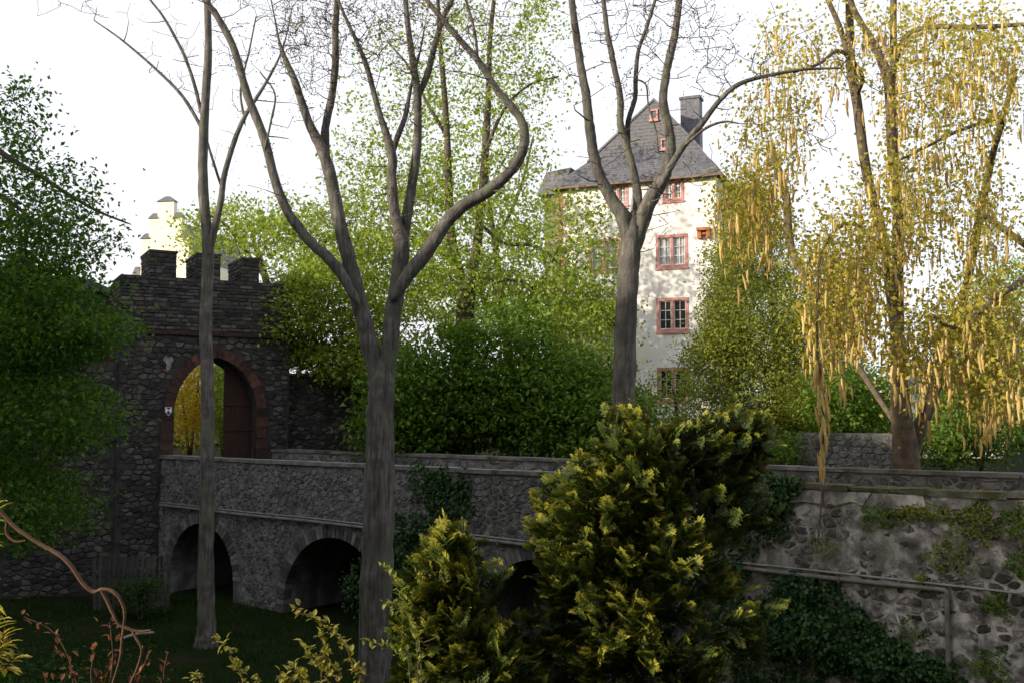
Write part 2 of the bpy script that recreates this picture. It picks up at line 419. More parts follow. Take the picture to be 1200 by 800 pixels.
L_shoot = leafmat('leaf_shoot', (0.15, 0.16, 0.02), (0.36, 0.33, 0.07), trans=0.4)
L_red = leafmat('leaf_bronze', (0.07, 0.025, 0.012), (0.20, 0.075, 0.03), trans=0.35)
L_bud = leafmat('bud', (0.10, 0.05, 0.03), (0.22, 0.13, 0.06), trans=0.3)
L_yellow = leafmat('blossom_yellow', (0.45, 0.32, 0.02), (0.75, 0.55, 0.04), trans=0.4)
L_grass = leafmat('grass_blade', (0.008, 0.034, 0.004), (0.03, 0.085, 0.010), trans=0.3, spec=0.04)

def glass_mat():
    m, nt, b, o = nodes('window_glass')
    b.inputs['Base Color'].default_value = (0.05, 0.055, 0.06, 1); b.inputs['Roughness'].default_value = 0.08
    b.inputs['Specular IOR Level'].default_value = 0.6
    tr = nt.nodes.new('ShaderNodeBsdfTransparent'); mx = nt.nodes.new('ShaderNodeMixShader'); mx.inputs[0].default_value = 0.28
    nt.links.new(tr.outputs[0], mx.inputs[1]); nt.links.new(b.outputs[0], mx.inputs[2]); nt.links.new(mx.outputs[0], o.inputs[0])
    return m
M_glass = glass_mat()
def plain(name, c, rough=0.6):
    m, nt, b, o = nodes(name); b.inputs['Roughness'].default_value = rough
    v = coords(nt); n = noise(nt, v, 12)
    nt.links.new(ramp(nt, n, [(0.3, tuple(x * 0.85 for x in c)), (0.7, c)]), b.inputs['Base Color']); return m
M_blue = plain('enamel_blue', (0.015, 0.03, 0.22)); M_enamel = plain('enamel_white', (0.75, 0.75, 0.75)); M_dark = plain('room_dark', (0.02, 0.02, 0.022), 0.9)

# ------------------------------------------------------------------ frames of the big structures
BX, BY, BA = -13.3, 39.0, math.atan2(-0.615, 0.789)          # bridge: origin at the gate end, x along it
bc, bs_ = math.cos(BA), math.sin(BA)
def b_world(u, s): return (BX + bc * u - bs_ * s, BY + bs_ * u + bc * s)
def b_local(x, y): return ((x - BX) * bc + (y - BY) * bs_, -(x - BX) * bs_ + (y - BY) * bc)
GX, GY, GA = -11.4, 40.0, math.atan2(0.479, 0.878)           # gate: origin under the arch, x along its front
gc, gs = math.cos(GA), math.sin(GA)
def g_local(x, y): return ((x - GX) * gc + (y - GY) * gs, -(x - GX) * gs + (y - GY) * gc)
def g_world(a, b): return (GX + gc * a - gs * b, GY + gs * a + gc * b)
DECK = EYE - 2.6
FLOOR = -0.8
PAR = EYE - 1.58                                              # top of the near parapet
BW = 4.3                                                      # width of the bridge
UB = 22.5                                                     # the bridge ends here, the retaining wall begins

# ------------------------------------------------------------------ ground
def sstep(a, b, x):
    t = np.clip((x - a) / (b - a), 0, 1); return t * t * (3 - 2 * t)
def ground_z(x, y):
    x = np.asarray(x, float); y = np.asarray(y, float)
    u = (x - BX) * bc + (y - BY) * bs_; s = -(x - BX) * bs_ + (y - BY) * bc
    gy = -(x - GX) * gs + (y - GY) * gc
    near = FLOOR + (EYE - 1.65 - FLOOR) * sstep(12.0, 20.5, -s)
    far = np.where(u < UB + 0.2, sstep(5.0, 7.5, s), sstep(0.15, 0.45, s)) * (DECK - FLOOR)
    behind = sstep(0.5, 1.2, gy) * (DECK - FLOOR) * (u < 4)
    left = sstep(22, 26, -x) * (DECK - FLOOR)
    z = np.maximum.reduce([near, far + FLOOR, behind + FLOOR, left + FLOOR])
    z = z + 0.10 * np.sin(x * 0.7 + 1.3) * np.sin(y * 0.55) * (s < 0) + 0.04 * np.sin(x * 2.3) * np.cos(y * 1.9) * (s < 0)
    return z
def axis_steps(lo, hi, flo, fhi, fine):
    a = list(np.arange(flo, fhi + 1e-6, fine)); st = fine; p = flo
    while p > lo: st *= 1.35; p -= st; a.insert(0, p)
    st = fine; p = fhi
    while p < hi: st *= 1.35; p += st; a.append(p)
    return np.array(a)
gx = axis_steps(-900, 900, -34, 32, 0.35); gyv = axis_steps(-300, 1500, -6, 64, 0.35)
X, Y = np.meshgrid(gx, gyv); Zg = ground_z(X, Y)
nx_, ny_ = len(gx), len(gyv)
idx = np.arange(nx_ * ny_).reshape(ny_, nx_)
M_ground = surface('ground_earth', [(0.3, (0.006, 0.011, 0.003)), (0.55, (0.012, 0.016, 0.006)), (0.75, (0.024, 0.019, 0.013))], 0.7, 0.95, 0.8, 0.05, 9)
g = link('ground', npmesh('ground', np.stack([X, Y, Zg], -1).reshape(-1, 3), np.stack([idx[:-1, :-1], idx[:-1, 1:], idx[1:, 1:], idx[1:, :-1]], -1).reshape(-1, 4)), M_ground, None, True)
M_ground.node_tree.nodes['Principled BSDF'].inputs['Specular IOR Level'].default_value = 0.03
tag(g, kind='structure')

# ------------------------------------------------------------------ stone bridge
ARCH = [(2.67, 1.88, EYE - 5.83), (9.65, 2.42, EYE - 6.36), (17.75, 2.0, EYE - 5.94)]      # centre u, radius, centre z
def intrados(u):
    for c, r, z in ARCH:
        if abs(u - c) < r: return max(FLOOR - 0.6, z + math.sqrt(r * r - (u - c) ** 2))
    return FLOOR - 0.6
us = sorted(set([round(x, 3) for x in np.arange(-1.2, UB + 0.01, 0.5)] + [round(c + r * math.cos(t), 3) for c, r, z in ARCH for t in np.linspace(0.0, math.pi, 25)]))
us = [u for i, u in enumerate(us) if i == 0 or u - us[i - 1] > 0.004]
bridge = empty('stone_bridge', (BX, BY, 0), BA, 'grey stone bridge with three round arches leading to the gateway', 'bridge')
mb = MB(); top = DECK
ZB = [intrados(u) for u in us]
V = []; F = []
PT = PAR - 0.12
for u, z in zip(us, ZB): V += [(u, 0, z), (u, 0, PT), (u, 0.42, PT), (u, 0.42, top), (u, BW - 0.4, top), (u, BW, top), (u, BW, z)]
for i in range(len(us) - 1):
    a, b = i * 7, (i + 1) * 7
    for k in range(6): F.append((a + k, b + k, b + k + 1, a + k + 1))
    F.append((a + 6, b + 6, b, a))
n7 = (len(us) - 1) * 7
F += [(0, 1, 2, 3, 4, 5, 6), tuple(n7 + k for k in (6, 5, 4, 3, 2, 1, 0))]
mb.add(V, F); mb.build('bridge_body', M_mortar, bridge)
def ring_keep(extra):
    def f(q):
        for x, z in q:
            for c, r, zc in ARCH:
                if (x - c) ** 2 + (z - zc) ** 2 < (r + extra) ** 2 or (z < zc and abs(x - c) < r + 0.04): return False
        return True
    return f
cells = rubble(-0.6, UB, FLOOR - 0.1, PT - 0.03, 0.25, 0.165, jit=0.49, keep=ring_keep(0.38), gap=0.013)
lay(cells, bridge, M_stone, (0.006, 0.035), 300, order=lambda q: -q[0][0] if q[0][0] < 18.5 else 50)
M_vous = tinted('arch_stone', (0.05, 0.05, 0.05), (0.19, 0.185, 0.175), cm=(0.10, 0.098, 0.095), sc=6, var=0.4)
for ci, (c, r, zc) in enumerate(ARCH):
    nv = int(math.pi * (r + 0.2) / 0.19)
    for k in range(nv):
        a0 = math.pi * k / nv + 0.014 / r; a1 = math.pi * (k + 1) / nv - 0.014 / r
        if zc + r * math.sin((a0 + a1) / 2) < FLOOR - 0.1: continue
        ro = r + 0.36 + rng.uniform(-0.04, 0.04); d = rng.uniform(0.02, 0.045)
        poly = [(c + q * math.cos(t), zc + q * math.sin(t)) for q, t in ((r - 0.015, a0), (ro, a0), (ro, a1), (r - 0.015, a1))]
        m = MB(); m.prism(poly, -d, 0.30, float(rng.uniform(0, 1))); m.build('voussoir', M_vous, bridge)
# coping slabs of the near parapet
u = -0.9
while u < UB - 0.05:
    l = min(rng.uniform(0.9, 1.6), UB - u); dz = rng.uniform(-0.012, 0.012)
    m = MB(); m.box(u + 0.008, u + l - 0.008, -0.07 + rng.uniform(-.01, .01), 0.50, PT + 0.002, PAR + dz, 0.008); m.build('coping_slab', M_coping, bridge)
    u += l
# ------------------------------------------------------------------ retaining wall (older, rougher) to the right
U2 = 40.0
rwall = empty('retaining_wall', (*b_world(UB, 0), 0), BA, 'old rubble retaining wall with crumbling plaster and moss, carrying two pipes', 'wall')
LW = U2 - UB
def wall_sheet(x0, x1, z0, z1, y, wob, step=0.18):
    xs = np.arange(x0, x1 + 1e-6, step); zs = np.linspace(z0, z1, int((z1 - z0) / step) + 1)
    XX, ZZ = np.meshgrid(xs, zs)
    YY = y + wob * (np.sin(XX * 1.7 + ZZ) + np.sin(XX * 0.6 - ZZ * 2.1 + 2) + 0.7 * np.sin(XX * 4.1 + ZZ * 3.3)) / 2.7
    n1, n2 = len(xs), len(zs); id_ = np.arange(n1 * n2).reshape(n2, n1)
    return np.stack([XX, YY, ZZ], -1).reshape(-1, 3), np.stack([id_[:-1, :-1], id_[:-1, 1:], id_[1:, 1:], id_[1:, :-1]], -1).reshape(-1, 4)
V, F = wall_sheet(0.0, LW, FLOOR - 0.6, PAR - 0.14, -0.02, 0.03)
link('plaster_face', npmesh('plaster_face', V, F), M_mortar_old, rwall, True)
m = MB(); m.box(0.003, LW, 0.06, 0.55, FLOOR - 0.6, PAR - 0.15); m.build('wall_core', M_mortar_old, rwall)
cells = rubble(0.05, 9.6, FLOOR + 0.1, PAR - 0.42, 0.30, 0.215, jit=0.49, gap=0.019, keep=lambda q: rng.random() < 0.9)
lay(cells, rwall, M_basalt, (0.008, 0.05), 300, order=lambda q: abs(q[0][0] - 5.2) + 0.8 * max(0, 1.6 - q[0][1]))
x = 0.0
while x < LW:
    l = rng.uniform(0.8, 1.7); m = MB()
    m.box(x + 0.01, min(x + l, LW) - 0.01, -0.09 + rng.uniform(-.02, .02), 0.62, PAR - 0.138, PAR + rng.uniform(-.035, .015), 0.028); m.build('coping_slab', M_coping_old, rwall)
    x += l
# plaster band under the coping
for k in range(9):
    x0 = k * 1.1; m = MB()
    m.prism([(x0 + rng.uniform(0, .1), PAR - 0.145), (x0 + 1.02, PAR - 0.145), (x0 + 1.0 + rng.uniform(-.2, 0.08), PAR - 0.40 + rng.uniform(-.1, .08)), (x0 + 0.6, PAR - 0.36 + rng.uniform(-.1, .06)), (x0 + 0.2, PAR - 0.42 + rng.uniform(-.08, .08))], -0.075, 0.0); m.build('plaster_band', M_mortar_old, rwall)

# ------------------------------------------------------------------ far parapet, along bridge and road
PAR2 = EYE - 1.42
fpar = empty('parapet_wall', (*b_world(0, BW), 0), BA, 'low grey parapet wall along the far side of the bridge', 'wall')
m = MB(); m.box(1.2, U2, -0.40, 0.0, DECK - 0.3, PAR2 - 0.10); m.build('wall_core', M_mortar, fpar)
cells = rubble(1.2, 31, DECK - 0.1, PAR2 - 0.12, 0.36, 0.24, gap=0.02, keep=lambda q: q[0][1] > DECK + 0.25)
lay(cells, fpar, M_stone, (0.015, 0.035), 300, order=lambda q: -q[0][0], y0=-0.40)
x = 1.2
while x < U2:
    l = rng.uniform(0.9, 1.6); m = MB(); m.box(x + 0.008, min(x + l, U2) - 0.008, -0.46, 0.05, PAR2 - 0.097, PAR2 + rng.uniform(-.012, .012), 0.006); m.build('coping_slab', M_coping, fpar); x += l
# road on the bridge
m = MB()
pts = [(-1.0, 0.43), (U2, 0.63), (U2, BW - 0.41), (-1.0, BW - 0.41)]
m.add([(*b_world(a, b), DECK + 0.012) for a, b in pts], [(0, 1, 2, 3)])
tag(m.build('road', surface('road_asphalt', [(0.3, (0.045, 0.045, 0.045)), (0.7, (0.08, 0.078, 0.075))], 3, 0.9, 0.4)), kind='structure')

# ------------------------------------------------------------------ pipes along the wall
def pipe_z(u): return EYE - 3.44 - 0.0072 * u
def pipe_thing(name, label, mat, pts, r, brackets):
    root = empty(name, (BX, BY, 0), BA, label, 'pipe')
    t = Tubes(); t.add(np.array(pts), [r] * len(pts), 10); t.build('pipe_run', mat, root)
    for u, z, w in brackets:
        m = MB(); m.box(u - 0.025, u + 0.025, -0.16, 0.0, z - r - 0.03, z - r - 0.004); m.box(u - 0.02, u + 0.02, -0.145 - r, -0.145 - r + 0.01, z - r, z + r); m.build('bracket', mat, root)
    return root
ux = np.arange(0.2, 40, 0.5)
pts = [(a, -0.13 + 0.006 * math.sin(a * 1.3), pipe_z(a) + 0.012 * math.sin(a * 0.9)) for a in ux]
pipe_thing('cable_conduit', 'thin galvanised conduit running the whole length of bridge and wall', M_pipe, [(a, b, c + 0.10 + 0.03 * math.sin(a * 0.55) * (a > 20)) for a, b, c in pts], 0.028, [(a, pipe_z(a) + 0.10, 0) for a in np.arange(1, 32, 2.4)])
u_end = 28.35
pts = [p for p in pts if p[0] < u_end - 0.2]
zz = pipe_z(u_end)
arc = [(u_end - 0.07 + 0.07 * math.sin(t), -0.13, zz - 0.07 + 0.07 * math.cos(t)) for t in np.linspace(0, math.pi / 2, 6)]
down = [(u_end, -0.13, z) for z in np.arange(zz - 0.5, FLOOR - 0.2, -0.4)]
pipe_thing('drain_pipe', 'thicker grey pipe below the conduit with an elbow turning down the wall', M_pipe2, pts + arc + down, 0.055, [(a, pipe_z(a), 0) for a in np.arange(2.1, 28, 2.4)])

# ------------------------------------------------------------------ gateway
gate = empty('stone_gateway', (GX, GY, 0), GA, 'dark battlemented stone gateway with red sandstone pointed arch', 'gate')
GT = EYE + 5.2; ST = EYE + 3.05                      # wall top, string course
GL, GR, GD = -3.75, 2.75, 2.2
OL, OR, SPR, APX = -1.72, 1.45, EYE - 0.10, EYE + 2.15      # opening
def arch_pts(ol, orr, spr, apx, n=12):
    """pointed arch outline, left spring -> apex -> right spring"""
    cx = (ol + orr) / 2; hw = (orr - ol) / 2; h = apx - spr
    out = []
    for k in range(n + 1):
        t = k / n; out.append((ol + hw * (1 - math.cos(t * math.pi / 2 * 0.92)) / (1 - math.cos(math.pi / 2 * 0.92)), spr + h * math.sin(t * math.pi / 2 * 0.92) / math.sin(math.pi / 2 * 0.92)))
    return out + [(2 * cx - x, z) for x, z in out[-2::-1]]
A = arch_pts(OL, OR, SPR, APX)
m = MB()
m.box(-7.5, GL - 0.002, 0.05, 1.6, FLOOR - 0.6, EYE + 1.9)           # lower flank to the left, behind the tree
m.build('flank_wall', M_gate_mortar, gate)
m = MB()
m.box(GL, OL, 0, GD, FLOOR - 0.6, SPR)
m.box(OR, GR, 0, GD, FLOOR - 0.6, SPR)
m.box(OL + 0.001, OR - 0.001, 0.02, GD - 0.02, FLOOR - 0.6, DECK + 0.004)
for (x0, z0), (x1, z1) in zip(A[:-1], A[1:]):
    m.add([(x0, 0, z0), (x1, 0, z1), (x1, 0, GT), (x0, 0, GT), (x0, GD, z0), (x1, GD, z1), (x1, GD, GT), (x0, GD, GT)], [(0, 1, 2, 3), (5, 4, 7, 6), (0, 4, 5, 1), (3, 2, 6, 7)])
m.box(GL, OL, 0, GD, SPR, GT); m.box(OR, 2.5, 0, GD, SPR, GT)
m.add([(2.5, 0, SPR), (GR, 0, SPR), (GR, 0, EYE + 3.6), (2.5, 0, GT), (2.5, GD, SPR), (GR, GD, SPR), (GR, GD, EYE + 3.6), (2.5, GD, GT)], [(0, 1, 2, 3), (1, 5, 6, 2), (2, 6, 7, 3), (4, 7, 6, 5)])
m.build('gate_wall', M_gate_mortar, gate)
def out_arch(extra):
    B = arch_pts(OL - extra, OR + extra, SPR, APX + extra)
    bx = [p[0] for p in B[:13]] + [p[0] for p in B[13:]]; bz = [p[1] for p in B]
    def f(q):
        for x, z in q:
            if OL - extra < x < OR + extra:
                if z < SPR or z < np.interp(x, bx, bz): return False
        return True
    return f
ok = out_arch(0.40)
cells = rubble(-7.4, 2.7, FLOOR + 0.0, ST - 0.1, 0.33, 0.20, keep=ok, gap=0.016)
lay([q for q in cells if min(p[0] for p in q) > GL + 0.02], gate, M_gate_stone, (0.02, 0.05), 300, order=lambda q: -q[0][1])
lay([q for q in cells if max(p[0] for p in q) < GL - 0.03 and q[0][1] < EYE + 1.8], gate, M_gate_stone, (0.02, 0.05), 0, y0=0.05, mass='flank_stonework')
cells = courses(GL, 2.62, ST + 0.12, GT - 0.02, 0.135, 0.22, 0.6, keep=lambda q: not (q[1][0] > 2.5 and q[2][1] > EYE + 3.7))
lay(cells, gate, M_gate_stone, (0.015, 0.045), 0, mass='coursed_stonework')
# left side courses
sm = MB()
for q in courses(0.02, GD, ST - 1.0, GT - 0.02, 0.135, 0.22, 0.55):
    V, F = stone_geo([(-a, b) for a, b in q][::-1], rng.uniform(0.015, 0.04)); sm.add([(GL + y, -x, z) for x, y, z in V], F, float(rng.uniform()))
sm.build('side_stonework', M_gate_stone, gate)['kind'] = 'stuff'
# string course of red sandstone blocks
x = -2.75
while x < 2.55:
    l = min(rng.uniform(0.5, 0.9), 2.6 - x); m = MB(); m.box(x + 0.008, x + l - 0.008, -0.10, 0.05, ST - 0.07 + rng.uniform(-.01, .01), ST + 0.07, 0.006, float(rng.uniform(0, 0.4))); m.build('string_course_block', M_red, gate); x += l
# merlons
def merlon(x0, x1, z1):
    me_ = MB(); me_.box(x0 + .02, x1 - .02, 0.02, GD - 0.02, GT - 0.05, z1 - 0.02); o = me_.build('merlon', M_gate_mortar, gate)
    sm = MB()
    for q in courses(x0, x1, GT, z1, 0.14, 0.25, 0.6): V, F = stone_geo(q, rng.uniform(0.015, 0.035), 0.02); sm.add(V, F, float(rng.uniform()))
    for q in courses(0.02, GD - .02, GT, z1, 0.14, 0.25, 0.6):
        V, F = stone_geo([(-a, b) for a, b in q][::-1], rng.uniform(0.015, 0.035)); sm.add([(x0 + .02 + y, -x, z) for x, y, z in V], F, float(rng.uniform()))
    s_ = sm.build('merlon_stonework', M_gate_stone, o); s_['kind'] = 'stuff'
    c = MB(); c.box(x0 - 0.02, x1 + 0.02, -0.02, GD + 0.02, z1 - 0.018, z1 + 0.07, 0.015, 0.6); c.build('cap_slab', M_gate_stone, o)
merlon(-2.72, -1.72, EYE + 6.15); merlon(-0.98, -0.05, EYE + 6.15); merlon(0.72, 1.48, EYE + 6.1)
# arch stones and jambs
B = arch_pts(OL - 0.42, OR + 0.42, SPR, APX + 0.42)
A2 = arch_pts(OL - 0.01, OR + 0.01, SPR, APX + 0.01)
for k in range(len(A2) - 1):
    if k % 1: continue
    poly = [A2[k], A2[k + 1], B[k + 1], B[k]]
    cx = sum(p[0] for p in poly) / 4; cz = sum(p[1] for p in poly) / 4
    poly = [(cx + (x - cx) * 0.95, cz + (z - cz) * 0.97) for x, z in poly]
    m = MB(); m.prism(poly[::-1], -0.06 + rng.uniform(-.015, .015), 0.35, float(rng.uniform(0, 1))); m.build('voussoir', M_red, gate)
for sx, x0 in ((-1, OL), (1, OR)):
    z = DECK
    while z < SPR - 0.02:
        h = min(rng.uniform(0.32, 0.5), SPR - z); w = rng.uniform(0.36, 0.5); a, b = (x0 - w, x0 + 0.01) if sx < 0 else (x0 - 0.01, x0 + w)
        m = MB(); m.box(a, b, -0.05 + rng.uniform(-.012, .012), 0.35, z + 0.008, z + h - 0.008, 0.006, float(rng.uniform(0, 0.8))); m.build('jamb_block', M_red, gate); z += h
# plaster patch, stone scar
m = MB(); m.prism([(-2.05, EYE + 1.62), (-1.9, EYE + 1.66), (-1.86, EYE + 1.9), (-1.78, EYE + 2.0), (-1.84, EYE + 2.17), (-1.98, EYE + 2.12), (-2.1, EYE + 2.2), (-2.16, EYE + 2.02), (-2.04, EYE + 1.88)], -0.062, 0.0); m.build('plaster_patch', surface('pale_plaster', [(0.3, (0.10, 0.096, 0.09)), (0.7, (0.30, 0.29, 0.28))], 5), gate)
# open wooden door leaf standing inside the opening
door = empty('gate_door', (*g_world(OR - 0.03, 0.55), DECK), GA, 'dark brown wooden gate leaf standing open inside the arch', 'door')
dz1 = 3.9
for k in range(7):
    x0 = -1.14 + k * 0.16
    h = DECK + 0.0
    zt = min(4.55, np.interp(OR - 0.03 + x0 + 0.08, [p[0] for p in A], [p[1] for p in A]) - DECK - 0.06)
    m = MB(); m.box(x0 + 0.004, x0 + 0.156, 0.0 + rng.uniform(0, .008), 0.05, 0.03, zt); m.build('plank', M_wood, door)
for z in (0.5, 1.9, 2.9): m = MB(); m.box(-1.12, -0.02, -0.035, -0.001, z, z + 0.14); m.build('batten', M_wood, door)
# blue and white heritage shield on the left jamb
sg = empty('shield_sign', (*g_world(-1.93, -0.075), EYE + 0.08), GA, 'small blue and white enamel shield on the left gate jamb', 'sign')
m = MB(); m.prism([(-0.12, 0.16), (-0.12, -0.02), (0, -0.18), (0.12, -0.02), (0.12, 0.16)], -0.012, 0.0); m.build('plate', M_enamel, sg)
m = MB(); m.prism([(0, 0.03), (-0.075, -0.055), (0, -0.15), (0.075, -0.055)], -0.016, -0.0125); m.build('blue_diamond', M_blue, sg)
m = MB(); m.prism([(-0.09, 0.145), (0, 0.05), (0.09, 0.145)], -0.016, -0.0125); m.build('blue_triangle', M_blue, sg)
# curtain wall to the right of the gate
cw = empty('curtain_wall', (*g_world(GR + 0.02, 0.4), 0), GA, 'dark curtain wall running on from the gateway under foliage', 'wall')
m = MB(); m.box(0, 7.5, 0, 0.8, DECK - 2, EYE + 1.5); m.build('wall_core', M_gate_mortar, cw)
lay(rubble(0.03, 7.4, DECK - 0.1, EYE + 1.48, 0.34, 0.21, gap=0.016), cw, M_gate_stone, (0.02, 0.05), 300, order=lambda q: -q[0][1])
m = MB(); m.box(-0.0, 7.55, -0.06, 0.86, EYE + 1.502, EYE + 1.62, 0.01, 0.4); m.build('wall_cap', M_gate_stone, cw)
# dark old house edge left of the gate
oh = empty('brick_outbuilding', (-16.6, 42.5, 0), GA, 'dark outbuilding with red brick corner beside the gateway', 'building')
m = MB(); m.box(-6, -0.25, 0, 5, 0, EYE + 5.0); m.build('wall', M_gate_mortar, oh)
m = MB(); z = DECK
while z < EYE + 5.0: m.box(-0.248, 0.0, -0.02, 0.3, z, z + 0.28, 0.004, 0.6); z += 0.29
m.build('brick_corner', M_red, oh)
m = MB(); m.prism([(-6.3, EYE + 5.002), (0.15, EYE + 5.002), (-1.0, EYE + 5.5), (-5.0, EYE + 5.5)], -0.2, 5.2); m.build('roof', M_slate, oh)

# ------------------------------------------------------------------ windows
def window(parent, x, z, w, h, y=0.0, frame_mat=M_pink, lights=2, curtain=True, depth=0.18, proud=0.035):
    """stone surround centred at x, bottom z, with casements, bars and panes"""
    fw = min(0.16, w * 0.17)
    root = MB()
    root.box(x - w / 2, x + w / 2, y - proud, y + depth, z, z + fw)
    root.box(x - w / 2 - 0.04, x + w / 2 + 0.04, y - proud - 0.05, y + 0.02, z - 0.10, z - 0.001)
    root.box(x - w / 2, x + w / 2, y - proud, y + depth, z + h - fw, z + h)
    root.box(x - w / 2, x - w / 2 + fw, y - proud + .001, y + depth, z + fw, z + h - fw); root.box(x + w / 2 - fw, x + w / 2, y - proud + .001, y + depth, z + fw, z + h - fw)
    o = root.build('window', frame_mat, parent)
    if lights == 2:
        mu = MB(); mu.box(x - 0.07, x + 0.07, y - proud + 0.012, y + depth, z + fw, z + h - fw); mu.build('mullion', frame_mat, o)
    xs = [x - w / 2 + fw, x - 0.07, x + 0.07, x + w / 2 - fw] if lights == 2 else [x - w / 2 + fw, x + w / 2 - fw]
    for a, b in zip(xs[::2], xs[1::2]):
        c = MB(); z0, z1 = z + fw, z + h - fw; t = 0.045; yy = y + 0.07
        c.box(a, b, yy, yy + 0.05, z0, z0 + t); c.box(a, b, yy, yy + 0.05, z1 - t, z1); c.box(a, a + t, yy + .001, yy + 0.05, z0 + t, z1 - t); c.box(b - t, b, yy + .001, yy + 0.05, z0 + t, z1 - t)
        c.box((a + b) / 2 - 0.014, (a + b) / 2 + 0.014, yy + 0.004, yy + 0.045, z0 + t, z1 - t)
        for f in (1 / 3, 2 / 3): c.box(a + t, b - t, yy + 0.006, yy + 0.043, z0 + (z1 - z0) * f - 0.014, z0 + (z1 - z0) * f + 0.014)
        c.build('casement', M_white, o)
        p = MB(); p.add([(a + t, yy + 0.025, z0 + t), (b - t, yy + 0.025, z0 + t), (b - t, yy + 0.025, z1 - t), (a + t, yy + 0.025, z1 - t)], [(0, 1, 2, 3)]); p.build('pane', M_glass, o)
        q = MB()
        if curtain:
            n = 14; V = []; F = []
            for k in range(n + 1):
                X_ = a + (b - a) * k / n; Yo = y + 0.16 + 0.012 * math.sin(k * 2.2); V += [(X_, Yo, z0), (X_, Yo, z1)]
            F = [(2 * k, 2 * k + 2, 2 * k + 3, 2 * k + 1) for k in range(n)]; q.add(V, F); q.build('curtain', M_curtain, o)
        else:
            q.add([(a, y + depth - 0.005, z0), (b, y + depth - 0.005, z0), (b, y + depth - 0.005, z1), (a, y + depth - 0.005, z1)], [(0, 1, 2, 3)]); q.build('dark_interior', M_dark, o)
    return o

# ------------------------------------------------------------------ castle house
HXr, HYr = 10.9, 54.0; HA = math.atan2(-0.382, 0.924); HWD = 9.0
hc, hs = math.cos(HA), math.sin(HA)
HX, HY = HXr - hc * HWD, HYr - hs * HWD
house = empty('castle_house', (HX, HY, 0), HA, 'tall white rendered castle house with slate gable and pink window surrounds', 'house')
EV = EYE + 12.75
def wall_with_holes(x0, x1, z0, z1, holes, thick, y=0.0):
    m = MB(); xs = sorted(set([x0, x1] + [h[0] for h in holes] + [h[1] for h in holes])); zs = sorted(set([z0, z1] + [h[2] for h in holes] + [h[3] for h in holes]))
    for a, b in zip(xs[:-1], xs[1:]):
        for c, d in zip(zs[:-1], zs[1:]):
            cx, cz = (a + b) / 2, (c + d) / 2
            if any(h[0] < cx < h[1] and h[2] < cz < h[3] for h in holes): continue
            m.add([(a, y, c), (b, y, c), (b, y, d), (a, y, d)], [(0, 1, 2, 3)])
    return m
# window columns: px -> local x
def h_x(px):
    r = (px - 600) / 1200
    # point on front: (HX + hc*x, HY + hs*x); solve X = r*Y
    return (r * HY - HX) / (hc - r * hs)
def h_z(px, py):
    x = h_x(px); Dp = HY + hs * x; return at(px, py, Dp)[2]
wins = []
cA, cB = (h_x(770) + h_x(808)) / 2, (h_x(692) + h_x(726)) / 2
wA = h_x(808) - h_x(770)
for (yt, yb, cur) in ((275, 314, True), (349, 389, False), (430, 470, False)):
    zb, zt = h_z(789, yb), h_z(789, yt)
    wins += [(cA, zb, wA, zt - zb, cur), (cB, zb, wA, zt - zb, cur)]
zb, zt = h_z(791, 236), h_z(791, 208)
wins += [((h_x(779) + h_x(804)) / 2, zb, h_x(804) - h_x(779), zt - zb, True), ((h_x(714) + h_x(738)) / 2, zb, h_x(804) - h_x(779), zt - zb, True)]
holes = [(x - w / 2 + .02, x + w / 2 - .02, z + .02, z + h - .02) for x, z, w, h, c in wins]
mw = wall_with_holes(0, HWD, DECK - 0.5, EV, holes, 0.3)
mw.add([(0, 0, DECK - .5), (0, 12, DECK - .5), (0, 12, EV), (0, 0, EV)], [(3, 2, 1, 0)]); mw.add([(HWD, 0, DECK - .5), (HWD, 12, DECK - .5), (HWD, 12, EV), (HWD, 0, EV)], [(0, 1, 2, 3)])
mw.add([(0, 12, DECK - .5), (HWD, 12, DECK - .5), (HWD, 12, EV), (0, 12, EV)], [(3, 2, 1, 0)])
mw.build('wall', M_render_house, house)
for x, z, w, h, c in wins: window(house, x, z, w, h, curtain=c)
# roof: pent skirt in front, slate-hung gable above, two main slopes
ridge_x = HWD - 3.6; RZ = EYE + 17.5; sk_d = 1.0; sk_z = EV + 1.55
slL = (RZ - EV) / (ridge_x + 0.45); slR = (RZ - EV) / (HWD - ridge_x + 0.45)
xl, xr = -0.45, HWD + 0.45
ml = lambda z: ridge_x - (RZ - z) / slL
mr = lambda z: ridge_x + (RZ - z) / slR
rf = MB()
rf.add([(xl, -0.4, EV - 0.1), (xr, -0.4, EV - 0.1), (mr(sk_z), sk_d, sk_z), (ml(sk_z), sk_d, sk_z)], [(0, 1, 2, 3)])
rf.add([(ml(sk_z), sk_d, sk_z), (mr(sk_z), sk_d, sk_z), (ridge_x, sk_d, RZ)], [(0, 1, 2)])
rf.add([(xl, -0.4, EV - 0.1), (ml(sk_z), sk_d, sk_z), (ridge_x, sk_d, RZ), (ridge_x, 12.3, RZ), (xl, 12.3, EV - 0.1)], [(0, 1, 2, 3, 4)])
rf.add([(xr, -0.4, EV - 0.1), (mr(sk_z), sk_d, sk_z), (ridge_x, sk_d, RZ), (ridge_x, 12.3, RZ), (xr, 12.3, EV - 0.1)], [(4, 3, 2, 1, 0)])
rf.add([(xl, 12.3, EV - .1), (xr, 12.3, EV - .1), (ridge_x, 12.3, RZ)], [(2, 1, 0)])
rf.add([(xl, -0.4, EV - 0.1), (xr, -0.4, EV - 0.1), (xr, 0.02, EV - 0.1), (xl, 0.02, EV - 0.1)], [(3, 2, 1, 0)])
roof = rf.build('roof', M_slate, house)
